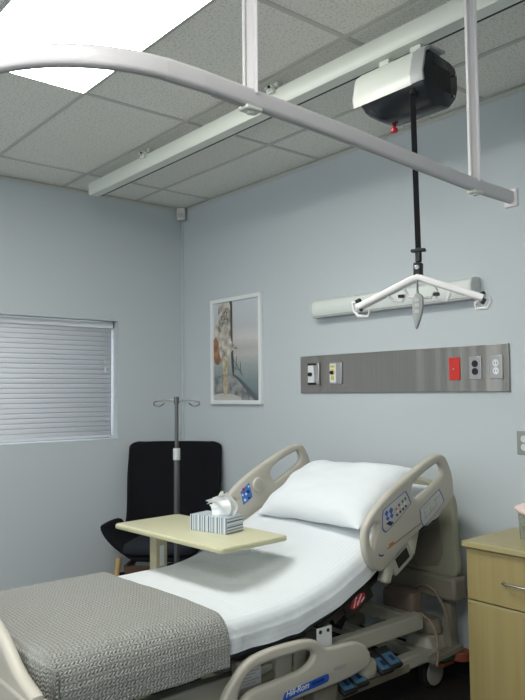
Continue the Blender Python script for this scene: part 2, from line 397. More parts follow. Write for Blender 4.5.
# ================================================================== LIFT TRACK ON THE CEILING
t = thing('lift_track', 'long cream ceiling lift track running parallel to the headwall', 'track', (-2.6, 2.27, 2.97))
ty0, ty1, tz0, tz1 = 2.225, 2.32, 2.885, 2.975
prof = [(2.240, tz1), (2.228, tz1 - .006), (ty0, tz1 - .02), (ty0, tz0 + .012), (2.232, tz0), (2.296, tz0), (2.299, tz0 + .012), (2.305, tz0 + .012), (2.308, tz0), (2.316, tz0), (ty1, tz0 + .006), (ty1, tz1 - .01), (2.312, tz1)]
def prism_x(x0, x1, prof):
    bm = bmesh.new(); A = [bm.verts.new((x0, y, z)) for y, z in prof]; Bq = [bm.verts.new((x1, y, z)) for y, z in prof]; n = len(prof)
    for i in range(n): bm.faces.new((A[i], A[(i + 1) % n], Bq[(i + 1) % n], Bq[i]))
    bm.faces.new(A[::-1]); bm.faces.new(Bq); return bm
obj('rail', prism_x(-4.53, .55, prof), TRACKC, t)
obj('slot', B(-4.50, .55, 2.297, 2.3075, tz0 - .0006, tz0 + .008), SLOT, t, smooth=False)
obj('end_cap', prism_x(-4.542, -4.53, [(y * 1.0, z) for y, z in prof]), TRIM, t, bevel=.003)
for x in (-3.78, -2.57, -1.35, -.13):
    bm = bmesh.new(); box(bm, x - .028, x + .028, 2.195, 2.30, tz1, tz1 + .008); box(bm, x - .022, x + .022, 2.205, 2.226, tz1 - .025, tz1 + .003)
    cyl(bm, (x, 2.198, tz1 - .01), (x, 2.206, tz1 - .01), .008, 10); box(bm, x - .012, x + .012, 2.25, 2.28, tz1 + .008, ZC - .001)
    b = obj('bracket', bm, TRACKC, t, bevel=.0015)
    obj('bolt', cyl(bmesh.new(), (x + .012, 2.188, tz1 + .0), (x + .012, 2.197, tz1 + .0), .0065, 8), DARKM, b)

# ================================================================== CEILING LIFT MOTOR
t = thing('lift_motor', 'white and black ceiling lift motor hanging from the track with a black strap', 'hoist', (-1.81, 2.28, 2.58))
sec = [(2.215, 2.822), (2.185, 2.80), (2.166, 2.715), (2.172, 2.682), (2.215, 2.625), (2.245, 2.607), (2.315, 2.605), (2.35, 2.617), (2.39, 2.66), (2.405, 2.70), (2.405, 2.755), (2.39, 2.79), (2.36, 2.805)]
def loft(stations, cap=True):
    bm = bmesh.new(); rings = [[bm.verts.new((x, y, z)) for y, z in s] for x, s in stations]; n = len(rings[0])
    for A, Bq in zip(rings, rings[1:]):
        for i in range(n): bm.faces.new((A[i], A[(i + 1) % n], Bq[(i + 1) % n], Bq[i]))
    if cap: bm.faces.new(rings[0][::-1]); bm.faces.new(rings[-1])
    return bm
def scl(s, k, kb=1, c=(2.29, 2.72)):
    return [(c[0] + (y - c[0]) * k, c[1] + (z - c[1]) * (k * kb if z < c[1] else k)) for y, z in s]
obj('housing', loft([(-1.965, scl(sec, .80, .50)), (-1.955, scl(sec, .92, .62)), (-1.90, scl(sec, .985, .93)), (-1.87, scl(sec, .985)), (-1.665, scl(sec, .985)), (-1.655, scl(sec, .95))]), DARKP, t, angle=50)
front = [(2.30, 2.832), (2.207, 2.828), (2.176, 2.803), (2.157, 2.712), (2.164, 2.676), (2.171, 2.680), (2.166, 2.714), (2.185, 2.798), (2.212, 2.820), (2.30, 2.824)]
obj('front_cover', loft([(-1.975, scl(front, .95)), (-1.963, front), (-1.695, front), ]), COVERW, t, angle=50)
rim = [(2.31, 2.836)] + [(2.29 + (y - 2.29) * 1.075, 2.72 + (z - 2.72) * 1.09) for y, z in sec[0:4]] + [sec[3], sec[2], sec[1], sec[0], (2.31, 2.824)]
obj('cover_rim', loft([(-1.697, rim), (-1.655, rim), (-1.645, [(2.29 + (y - 2.29) * .98, 2.72 + (z - 2.72) * .98) for y, z in rim])]), GREYP, t, angle=50)
M = Matrix.Translation((-1.6545, 0, 0))
obj('end_panel', loft([(-1.6555, scl(sec, .93)), (-1.648, scl(sec, .86))]), DARKP, t, angle=50)
bm = bmesh.new(); box(bm, -1.6482, -1.6466, 2.25, 2.345, 2.67, 2.76)
obj('battery_cover', bm, BLACK, t, bevel=.001)
bm = bmesh.new()
for y, z in ((2.375, 2.755), (2.362, 2.665)): obj('screw', cyl(bmesh.new(), (-1.650, y, z), (-1.6445, y, z), .005, 10), CHROME, t)
bm = bmesh.new(); cyl(bm, (-1.885, 2.31, 2.64), (-1.885, 2.31, 2.600), .008, 12); cyl(bm, (-1.885, 2.31, 2.600), (-1.885, 2.31, 2.583), .014, 16)
obj('emergency_pull', bm, RED, t, bevel=.003)
bm = bmesh.new(); box(bm, -1.86, -1.74, 2.335, 2.347, 2.600, 2.608)
obj('status_strip', bm, LINEN, t)
for x in (-1.92, -1.77): obj('trolley', B(x, x + .05, 2.262, 2.310, 2.80, 2.8845), TRACKC, t, bevel=.004)
bm = bmesh.new(); s0 = at(412.5, 93, 1, 2.185); s1 = at(418.5, 256, 1, 2.185)
sweep(bm, [s0 + (s1 - s0) * (i / 8) for i in range(9)], [(-.011, -.0015), (.011, -.0015), (.011, .0015), (-.011, .0015)], up=Vector((.77, -.64, 0)))
obj('strap', bm, WEB, t, bevel=.0008)
obj('strap_guide', cyl(bmesh.new(), s0 + Vector((0, .02, .03)), s0 + Vector((0, 0, -.008)), .020, 16, .013), BLACK, t, bevel=.002)
bm = bmesh.new(); c = at(418.5, 257, 1, 2.185); e = Vector((.938, .346, 0))
bar(bm, c - e * .028 + Vector((0, 0, .025)), c + e * .028 + Vector((0, 0, .025)), .022, .012)
bar(bm, c + Vector((0, 0, .035)), c + Vector((0, 0, -.020)), .022, .016)
obj('strap_buckle', bm, BLACK, t, bevel=.003)

for c_ in t.children:
    if c_.name.split('.')[0] not in ('strap', 'strap_guide', 'strap_buckle'): c_.scale.x = 1.09; c_.location.x = .002

# spreader bar
n = Vector((.346, -.938, 0)); P0 = at(418.5, 280, 1, 2.185)
def sp(px, py): return atp(px, py, P0, n)
t = thing('spreader_bar', 'white lift spreader bar with four loop hooks hanging from the black strap', 'spreader bar', tuple(sp(418, 292)))
bm = bmesh.new(); sweep(bm, [sp(358, 308), sp(411, 280.5), sp(418.5, 277.5), sp(426, 280), sp(484, 298)], rrect(.026, .042, .008), up=n)
obj('arm', bm, SPREAD, t, angle=50)
for L in ([(360, 302), (352.5, 303), (354, 311), (358, 316), (368.5, 316.5), (369.5, 310)],
          [(489, 296.5), (491, 301), (487.5, 308), (476.5, 309), (475, 303), (482, 298)],
          [(388, 296), (393, 300.5), (402, 301.5), (406, 292), (404, 289)],
          [(434, 286), (437, 292), (436, 300), (447, 300.5), (450, 293)],
          [(405, 291), (409, 297), (431, 297.5), (435, 289)]):
    obj('sling_hook' if len(L) != 4 else 'handle', sweep(bmesh.new(), cr([sp(*p) for p in L], 1), circ(.0062, 10), up=n), SPREAD, t)
for p, a in (((359, 301), 20), ((361, 309), -50), ((402, 296.5), 0), ((437, 294.5), 0), ((482.5, 294), 20), ((484, 301.5), 60)):
    q = sp(*p) + n * .008; M = frameM(q, Vector((.938, .346, 0)) * math.cos(R(a)) + Vector((0, 0, math.sin(R(a)))), (0, 0, 1))
    obj('safety_latch', B(-.011, .011, -.006, .006, -.009, .009, M=M), BLACK, t, bevel=.002)
M = frameM(sp(464, 294.3) + n * .0135, sp(470, 296) - sp(458, 292.5), (0, 0, 1))
obj('rating_label', B(-.028, .028, -.006, .006, 0, .001, M=M), LINEN, t)
bm = bmesh.new(); bar(bm, sp(418.3, 279), sp(418.3, 263), .03, .036, up=n)
obj('swivel_block', bm, BLACK, t, bevel=.004)
obj('swivel_pin', cyl(bmesh.new(), sp(418.5, 268) + n * .022, sp(418.5, 268) + n * .014, .010, 16), CHROME, t, bevel=.002)

t = thing('hanging_pendant', 'grey leaf-shaped pendant hanging below the middle of the spreader bar', 'pendant', tuple(sp(419, 328)))
M = Matrix.Identity(4)
o3 = sp(420, 305); ex = Vector((.938, .346, 0)); PM = frameM(o3 + n * .03, ex, (0, 0, 1))
k = (sp(421, 305) - sp(420, 305)).length
ol = [(-.8, 22), (1, 22), (1.2, 12), (5, 8), (6, 2), (5, -8), (1, -20), (-2, -24), (-4.5, -14), (-5, 0), (-3, 8), (-1, 12)]
obj('body', plate_curve([(a * k, b * k) for a, b in ol], [], .016, .005, PM, 4), GREYPEND, t)
for j in (-7, -1, 4):
    obj('button', B(-2.2 * k, 2.2 * k, (j - 1.6) * k, (j + 1.6) * k, .008, .0095, M=PM), LINEN, t, bevel=.0004)

# ================================================================== CURTAIN RAIL
KR = .70; zr = 1.5 + .967 * KR      # hangs well below the ceiling, its free end stopping short of the headwall
t = thing('curtain_rail', 'white curved curtain rail hung from the ceiling on two white rods', 'curtain rail', (-1.3, 1.5, zr))
path = [Vector(p) for p in ((-1.905, 3.228, 0), (-1.896, 2.892, 0), (-1.842, 2.28, 0), (-1.806, 1.842, 0), (-1.787, 1.502, 0), (-1.774, 1.25, 0))]
path = cr(path, 4)
for i in range(1, 19):
    a = R(i * 5); path.append(Vector((-2.275 + .5 * math.cos(a), 1.155 - .5 * math.sin(a), 0)))
path = [Vector((p.x * KR, p.y * KR, zr)) for p in path]
path += [Vector((-2.2, path[-1].y, zr)), Vector((-4.0, path[-1].y, zr)), Vector((XW + .01, path[-1].y, zr))]
obj('rail', sweep(bmesh.new(), path, rrect(.027, .045, .010)), PLASTW, t, angle=45)
bm = bmesh.new(); sweep(bm, path, [(-.004, -.0232), (.004, -.0232), (.004, -.0222), (-.004, -.0222)]); obj('glider_slot', bm, GREYP, t)
for p in ((-1.787, 1.452), (-1.893, 2.895)):
    x, y = p[0] * KR, p[1] * KR
    h = obj('hanger', sweep(bmesh.new(), [(x, y, zr + .01), (x, y, ZC - .0)], [(-.018, -.011), (-.011, -.011), (-.009, -.006), (.009, -.006), (.011, -.011), (.018, -.011), (.018, .011), (.011, .011), (.009, .006), (-.009, .006), (-.011, .011), (-.018, .011)], up=Vector((.77, -.64, 0))), PLASTW, t, bevel=.0015)
    c = obj('clamp', B(x - .016, x + .016, y - .024, y + .024, zr - .030, zr - .020), TRACKC, h, bevel=.003)
    obj('clamp_screw', cyl(bmesh.new(), (x, y, zr - .035), (x, y, zr - .029), .009, 12), TRACKC, c)
    obj('ceiling_flange', cyl(bmesh.new(), (x, y, ZC - .012), (x, y, ZC), .035, 20), PLASTW, h, bevel=.002)
e = path[0]; obj('end_stop', B(e.x - .026, e.x + .026, e.y - .006, e.y + .008, zr - .036, zr + .030), PLASTW, t, bevel=.006, seg=3)
i0 = [i for i, p in enumerate(path) if p.y < 1.215 * KR][0]
obj('joiner_sleeve', sweep(bmesh.new(), path[i0 - 1:i0 + 1], rrect(.028, .046, .010)), PLASTW, t, angle=45)
obj('joiner_clip', sweep(bmesh.new(), [p - Vector((0, 0, .021)) for p in path[i0 - 4:i0 - 1]], rrect(.018, .005, .002)), GREYP, t, angle=45)

# ================================================================== HEADWALL FITTINGS
t = thing('wall_lamp', 'unlit long white wall lamp on the headwall above the steel panel', 'lamp', (-2.75, YW, 2.03))
lx0, lx1 = -3.298, -2.102
sec = [(YW, 2.085), (YW - .045, 2.088), (YW - .075, 2.072), (YW - .085, 2.045), (YW - .082, 2.005), (YW - .07, 1.985), (YW, 1.985)]
obj('diffuser', loft([(lx0 + .015, sec), (lx1 - .015, sec)]), mat('frosted_lamp_cover', (.74, .78, .75), .35), t, angle=40)
e2 = [(2 * 0 + YW + (y - YW) * 1.05, 2.036 + (z - 2.036) * 1.05) for y, z in sec]
obj('end_cap', loft([(lx0, e2), (lx0 + .016, e2)]), TRIM, t, bevel=.002); obj('end_cap', loft([(lx1 - .016, e2), (lx1, e2)]), TRIM, t, bevel=.002)
obj('base_strip', B(lx0 + .01, lx1 - .01, YW - .07, YW, 1.972, 1.985), GREYP, t, bevel=.002)

t = thing('headwall_panel', 'long brushed steel service panel with outlets on the headwall above the bed', 'outlet panel', (-2.71, YW, 1.49))
px0, px1, pz0, pz1 = -3.47, -1.945, 1.495, 1.736
obj('steel_sheet', B(px0, px1, YW - .014, YW, pz0, pz1), STEEL, t, bevel=.002)
def facebox(x0, x1, z0, z1, d, d0=.014): return B(x0, x1, YW - d0 - d, YW - d0, z0, z1)
# two gas outlets
o = obj('gas_outlet', facebox(-3.385, -3.285, 1.545, 1.69, .012), PLATE, t, bevel=.004, label='chrome gas outlet with white face at the left end of the panel')
obj('outlet_face', facebox(-3.378, -3.325, 1.56, 1.675, .020), WHITEP, o, bevel=.002)
bm = bmesh.new(); cyl(bm, (-3.350, YW - .033, 1.615), (-3.350, YW - .05, 1.615), .013, 16); obj('nozzle', bm, BLACK, o)
bm = bmesh.new(); obj('latch_bar', B(-3.378, -3.31, YW - .036, YW - .026, 1.548, 1.562), DARKM, o, bevel=.001); obj('latch_bar', B(-3.378, -3.31, YW - .036, YW - .026, 1.673, 1.686), DARKM, o, bevel=.001)
o = obj('gas_outlet', facebox(-3.190, -3.085, 1.548, 1.688, .010), PLATE, t, bevel=.004, label='gas outlet with yellow and white face, second from the left')
obj('outlet_face', facebox(-3.182, -3.128, 1.558, 1.678, .018), WHITEP, o, bevel=.002)
bm = bmesh.new(); box(bm, -3.172, -3.138, YW - .0335, YW - .0318, 1.652, 1.668); box(bm, -3.168, -3.142, YW - .0335, YW - .0318, 1.575, 1.60); cyl(bm, (-3.155, YW - .032, 1.625), (-3.155, YW - .036, 1.625), .019, 16)
obj('yellow_marking', bm, mat('yellow_print', (.65, .55, .08), .4), o)
bm = bmesh.new(); cyl(bm, (-3.155, YW - .034, 1.622), (-3.155, YW - .048, 1.622), .011, 16); obj('nozzle', bm, BLACK, o)
obj('red_plate', facebox(-2.296, -2.228, 1.556, 1.678, .006), REDPL, t, bevel=.002, label='red blank cover plate')
def duplex(x0, name, cm, lab):
    o = obj('outlet_plate', facebox(x0, x0 + .074, 1.560, 1.680, .006), PLATE, t, bevel=.002, label=lab)
    for zc in (1.600, 1.640):
        s = obj('socket', cyl(bmesh.new(), (x0 + .037, YW - .019, zc), (x0 + .037, YW - .023, zc), .018, 20), cm, o)
        bm = bmesh.new(); box(bm, x0 + .029, x0 + .0315, YW - .0236, YW - .0228, zc - .006, zc + .006); box(bm, x0 + .0425, x0 + .045, YW - .0236, YW - .0228, zc - .006, zc + .006)
        obj('slots', bm, SLOT, s)
duplex(-2.172, 'a', BLACK, 'steel plate with black duplex socket'); duplex(-2.050, 'b', WHITEP, 'steel plate with white duplex socket')
obj('plate_screw', cyl(bmesh.new(), (-2.267, YW - .019, 1.617), (-2.267, YW - .0215, 1.617), .004, 8), CHROME, t)

t = thing('wall_outlet', 'small steel outlet plate on the headwall at the right edge above the cabinet', 'outlet', (-1.88, YW, 1.24))
obj('plate', B(-1.918, -1.84, YW - .006, YW, 1.185, 1.300), mat('grey_outlet_plate', (.30, .32, .31), .4, metal=.4), t, bevel=.002)
for zc in (1.222, 1.262): obj('socket', cyl(bmesh.new(), (-1.879, YW - .005, zc), (-1.879, YW - .009, zc), .017, 20), TRIM, t)

# framed picture
t = thing('framed_picture', 'white framed picture of a furled sail and ship bow at sea', 'picture', (-4.165, YW, 1.418))
fx0, fx1, fz0, fz1 = -4.47, -3.863, 1.418, 2.212; fw = .028
bm = bmesh.new()
bm.free(); bm = plate_curve([(fx0, fz0), (fx1, fz0), (fx1, fz1), (fx0, fz1)], [[(fx0 + fw, fz0 + fw), (fx1 - fw, fz0 + fw), (fx1 - fw, fz1 - fw), (fx0 + fw, fz1 - fw)]], .028, .0015, Matrix(((1, 0, 0, 0), (0, 0, 1, YW - .0145), (0, 1, 0, 0), (0, 0, 0, 1))), 0)
obj('frame', bm, mat('white_picture_frame', (.80, .83, .83), .4), t)
def sky_mat():
    m, tt, b = nt('printed_sea_and_sky'); tc = tt.nodes.new('ShaderNodeTexCoord'); s = tt.nodes.new('ShaderNodeSeparateXYZ'); tt.links.new(tc.outputs['Object'], s.inputs[0])
    n = tt.nodes.new('ShaderNodeTexNoise'); n.inputs['Scale'].default_value = 1; mp = tt.nodes.new('ShaderNodeMapping'); mp.inputs['Scale'].default_value = (14, 1, 60)
    tt.links.new(tc.outputs['Object'], mp.inputs[0]); tt.links.new(mp.outputs[0], n.inputs['Vector'])
    z = mathn(tt, 'DIVIDE', mathn(tt, 'ADD', s.outputs[2], mathn(tt, 'MULTIPLY', mathn(tt, 'SUBTRACT', n.outputs['Fac'], .5), .05)), .79)
    r = ramp(tt, z, [(.05, (.14, .19, .20)), (.22, (.22, .28, .29)), (.36, (.34, .38, .37)), (.46, (.52, .51, .49)), (.52, (.48, .47, .46)), (.62, (.64, .62, .61)), (.72, (.54, .56, .58)), (.95, (.60, .64, .67))])
    tt.links.new(r.outputs[0], b.inputs['Base Color']); b.inputs['Roughness'].default_value = .25
    return m
pr = obj('print', B(fx0 + fw, fx1 - fw, YW - .012, YW - .004, fz0 + fw, fz1 - fw), sky_mat(), t, smooth=False)
def pp(u, v, d): return Vector((fx0 + fw + u * (fx1 - fx0 - 2 * fw), YW - .012 - d, fz0 + fw + v * (fz1 - fz0 - 2 * fw)))
def shape(pts, m, d, n=3):
    bm = bmesh.new(); q = cr([(a, b, 0) for a, b in pts], n, True)
    poly(bm, [pp(max(0, min(1, p.x)), max(0, min(1, p.y)), d) for p in q]); bmesh.ops.triangulate(bm, faces=bm.faces[:]); return bm
def noisy(name, c1, c2, s):
    m, tt, b = nt(name); tc = tt.nodes.new('ShaderNodeTexCoord'); n = tt.nodes.new('ShaderNodeTexNoise'); n.inputs['Scale'].default_value = s; n.inputs['Detail'].default_value = 5
    tt.links.new(tc.outputs['Object'], n.inputs['Vector']); r = ramp(tt, n.outputs['Fac'], [(.35, c1), (.62, c2)]); tt.links.new(r.outputs[0], b.inputs['Base Color']); b.inputs['Roughness'].default_value = .3; return m
pics = [([(-.05, .0), (.02, .20), (.25, .235), (.42, .25), (.55, .22), (.75, .12), (1.0, -.02), (.5, -.02)], noisy('printed_deck', (.12, .13, .14), (.34, .34, .33), 18)),
        ([(.42, .25), (.46, .26), (.62, .20), (.80, .11), (1.0, .0), (.90, .0), (.72, .09), (.56, .19)], mat('printed_rail', (.10, .12, .14), .3)),
        ([(0, .05), (.2, .07), (.5, .05), (.6, .0), (.0, .0)], mat('printed_hull_light', (.50, .49, .46), .3)),
        ([(.36, 1.02), (.38, .6), (.41, .30), (.46, .28), (.43, .6), (.42, 1.02)], mat('printed_mast', (.10, .085, .07), .3)),
        ([(.0, .42), (-.02, .58), (.06, .66), (.18, .62), (.2, .45), (.1, .36)], noisy('printed_brown_cloth', (.20, .10, .05), (.42, .22, .12), 20)),
        ([(.14, 1.01), (.10, .85), (.02, .70), (.12, .58), (.14, .46), (.22, .38), (.32, .42), (.42, .50), (.54, .52), (.40, .60), (.38, .78), (.36, 1.01)], noisy('printed_sail_cloth', (.20, .17, .14), (.66, .62, .54), 16)),
        ([(.20, .42), (.22, .2), (.23, .06), (.30, .06), (.31, .25), (.30, .43)], noisy('printed_spar', (.36, .26, .12), (.60, .54, .42), 20)),
        ([(.22, .9), (.32, .95), (.30, .82), (.16, .74), (.12, .8)], noisy('printed_rope', (.10, .09, .08), (.45, .42, .36), 60))]
for i, (pts, m) in enumerate(pics): obj('printed_shape', shape(pts, m, .0004 * (i + 1)), m, t, smooth=False)
LINEM = mat('printed_dark_line', (.06, .07, .08), .4)
for a, b in (((.41, .44), (.66, .24)), ((.42, .34), (.60, .29)), ((.60, .38), (.61, .26)), ((.50, .30), (.52, .44)), ((.0, .22), (.25, .26))):
    obj('printed_rigging', bar(bmesh.new(), pp(*a, .0045), pp(*b, .0045), .0006, .003), LINEM, t)

# ================================================================== ARMCHAIR
AC = Vector((-4.36, 2.71, 0)); AR = R(-45) + R(90) + R(0)
# local frame: +Y local = back of the chair, front faces local -Y
t = thing('armchair', 'black high-backed upholstered armchair in the room corner behind the pole', 'armchair', AC + Vector((.013, .026, 0)), R(46))
def prof_pt(v):
    # centre line of the shell: front edge of the seat -> rear of the seat -> top of the back
    P = [(-.285, .400), (-.15, .395), (.05, .375), (.18, .365), (.245, .43), (.275, .56), (.305, .74), (.335, .92), (.36, 1.07), (.372, 1.14)]
    x = v * (len(P) - 1); i = min(int(x), len(P) - 2); f = x - i
    q = cr([(a, b, 0) for a, b in P], 1); p0, p1, p2, p3 = [Vector((*P[max(0, min(len(P) - 1, j))], 0)) for j in (i - 1, i, i + 1, i + 2)]
    r = .5 * ((2 * p1) + (p2 - p0) * f + (2 * p0 - 5 * p1 + 4 * p2 - p3) * f * f + (3 * p1 - p0 - 3 * p2 + p3) * f ** 3)
    return r
def interp(tab, v):
    for (a, x), (b, y) in zip(tab, tab[1:]):
        if v <= b: f = (v - a) / (b - a); f = f * f * (3 - 2 * f); return x + (y - x) * f
    return tab[-1][1]
bm = bmesh.new(); NU, NV = 28, 36; grid = []
for j in range(NV + 1):
    v = j / NV; p = prof_pt(v); q = prof_pt(min(1, v + .01)); q0 = prof_pt(max(0, v - .01)); tn = (q - q0).normalized(); nn = Vector((-tn.y, tn.x))
    W = interp([(0, .27), (.3, .28), (.45, .31), (.8, .345), (.93, .35), (1, .29)], v)
    wing = interp([(0, .225), (.22, .24), (.38, .20), (.5, .11), (.7, .06), (1, .035)], v)
    flare = interp([(0, .115), (.3, .085), (.45, .035), (.6, .01), (1, .0)], v)
    row = []
    for i in range(NU + 1):
        u = i / NU * 2 - 1; a = abs(u); g = max(0, (a - .55) / .45); g2 = g * g * (3 - 2 * g) if g < 1 else 1
        x = W * u * (1 if a < .7 else 1) + math.copysign(flare * g2 + (.01 * g), u) if a else 0
        x = math.copysign(min(abs(x), W + flare), x) if x else 0
        off = nn * (wing * g ** 1.6)
        y = p.x + off.x; z = p.y + off.y
        if v > .93: z -= .0 + (v - .93) / .07 * .03 * (a ** 6)
        row.append(bm.verts.new((x, y, z)))
    grid.append(row)
for j in range(NV):
    for i in range(NU): bm.faces.new((grid[j][i], grid[j][i + 1], grid[j + 1][i + 1], grid[j + 1][i]))
obj('seat_shell', bm, CHAIRF, t, solid=.035, world=False, sub=1)
def softbox(sx, sy, sz, r, n=8, puff=0, M=None):
    bm = bmesh.new(); bmesh.ops.create_cube(bm, size=2); bmesh.ops.subdivide_edges(bm, edges=bm.edges[:], cuts=n, use_grid_fill=True)
    for v in bm.verts:
        c = v.co.copy(); d = Vector((c.x * sx, c.y * sy, c.z * sz)); inner = Vector((max(-sx + r, min(sx - r, d.x)), max(-sy + r, min(sy - r, d.y)), max(-sz + r, min(sz - r, d.z)))) if r < sz else Vector((max(-sx + r, min(sx - r, d.x)), max(-sy + r, min(sy - r, d.y)), 0))
        e = d - inner; L = e.length
        if L > 1e-6:
            e = e.normalized() * min(r, sz if r >= sz else r); 
        p = inner + e
        p.z *= 1 + puff * (1 - c.x ** 2) * (1 - c.y ** 2)
        v.co = p
    if M: bm.transform(M)
    return bm
obj('seat_cushion', softbox(.245, .25, .045, .04, 8, .35, Matrix.Translation((0, -.055, .45)) @ Matrix.Rotation(R(-3), 4, 'X')), CUSH, t, world=False, sub=1)
for sx in (-1, 1):
    for sy, top, bot in ((-1, -.19, -.25), (1, .17, .27)):
        bm = bmesh.new(); cyl(bm, (sx * .315, bot - (.05 if sy < 0 else 0), 0), (sx * .275, top - (.04 if sy < 0 else 0), .40), .015, 12, .021); obj('leg', bm, BIRCH, t, world=False)
bm = bmesh.new(); bar(bm, (-.245, -.20, .315), (.245, -.20, .315), .02, .05); bar(bm, (-.245, .18, .32), (.245, .18, .32), .02, .05)
for sx in (-1, 1): bar(bm, (sx * .24, -.20, .32), (sx * .24, .18, .32), .02, .04)
obj('seat_frame', bm, WALNUT, t, world=False, bevel=.004)

# ================================================================== IV POLE
ix, iy = -3.605, 2.342
t = thing('iv_pole', 'grey steel drip pole with two looped hooks standing before the armchair', 'drip pole', (ix, iy, 0), R(20))
obj('hub', cyl(bmesh.new(), (0, 0, .06), (0, 0, .13), .035, 20, .024), BLACK, t, world=False, bevel=.004)
for k in range(5):
    a = 2 * PI * k / 5 + .4; e = Vector((math.cos(a), math.sin(a), 0))
    l = obj('base_leg', sweep(bmesh.new(), [e * .03 + Vector((0, 0, .095)), e * .14 + Vector((0, 0, .088)), e * .24 + Vector((0, 0, .066))], rrect(.028, .022, .006)), DULLM, t, world=False)
    s = Vector((-e.y, e.x, 0)); bm = bmesh.new(); cyl(bm, e * .24 + s * .012 + Vector((0, 0, .025)), e * .24 - s * .012 + Vector((0, 0, .025)), .025, 18); cyl(bm, e * .24 + Vector((0, 0, .04)), e * .24 + Vector((0, 0, .07)), .007, 8)
    obj('caster', bm, RUBBER, l, world=False, bevel=.003)
obj('lower_pole', cyl(bmesh.new(), (0, 0, .1), (0, 0, 1.13), .0165, 20), DULLM, t, world=False)
obj('collar', cyl(bmesh.new(), (0, 0, 1.105), (0, 0, 1.175), .0215, 20), mat('pale_grey_collar', (.5, .52, .52), .4), t, world=False, bevel=.004)
obj('upper_pole', cyl(bmesh.new(), (0, 0, 1.13), (0, 0, 1.475), .0115, 16), DULLM, t, world=False, bevel=.002)
hz = 1.455
for s in (-1, 1):
    ex = Vector((.66, .75, 0)); M3 = Matrix.Rotation(-R(20), 3, 'Z'); ex = M3 @ ex
    P = [(0, 0), (.05, .004), (.09, .003), (.130, -.004), (.136, -.020), (.115, -.030), (.09, -.026), (.074, -.012)]
    obj('hook', tube([ex * (s * a) + Vector((0, 0, hz + b)) for a, b in P], .0045, 4, 8), DULLM, t, world=False)
obj('top_cap', cyl(bmesh.new(), (0, 0, hz - .018), (0, 0, hz + .026), .016, 16), DULLM, t, world=False, bevel=.003)

# ================================================================== HOSPITAL BED
BX = -2.62
t = bed = thing('hospital_bed', 'beige adjustable hospital bed with raised head section and side rails', 'bed', (BX, 1.95, 0))
def sidepts(L, x): return [(at(px, py, 0, x).y, at(px, py, 0, x).z) for px, py in L]
def z345(L): return [(345 + a / 4.375, 445 + b / 4.375) for a, b in L]
XR = -2.12
Mside = Matrix(((0, 0, 1, XR), (1, 0, 0, 0), (0, 1, 0, 0), (0, 0, 0, 1)))   # (u,v,w) -> (x=XR+w, y=u, z=v)
outer = sidepts(z345([(75, 370), (72, 420), (80, 480), (100, 525), (128, 547), (155, 548), (195, 505), (215, 478), (262, 430), (310, 378), (338, 352), (352, 352), (392, 312), (432, 270), (462, 226), (464, 196), (458, 130), (440, 75), (425, 48), (405, 40), (368, 52), (300, 103), (230, 163), (170, 222), (115, 290), (85, 340)]), XR)
hole1 = sidepts(z345([(405, 82), (388, 82), (330, 125), (292, 165), (282, 195), (288, 222), (304, 238), (340, 208), (385, 165), (412, 132), (415, 105)]), XR)
hole2 = sidepts(z345([(118, 345), (103, 365), (98, 400), (102, 438), (112, 450), (120, 415), (128, 380), (130, 352)]), XR)
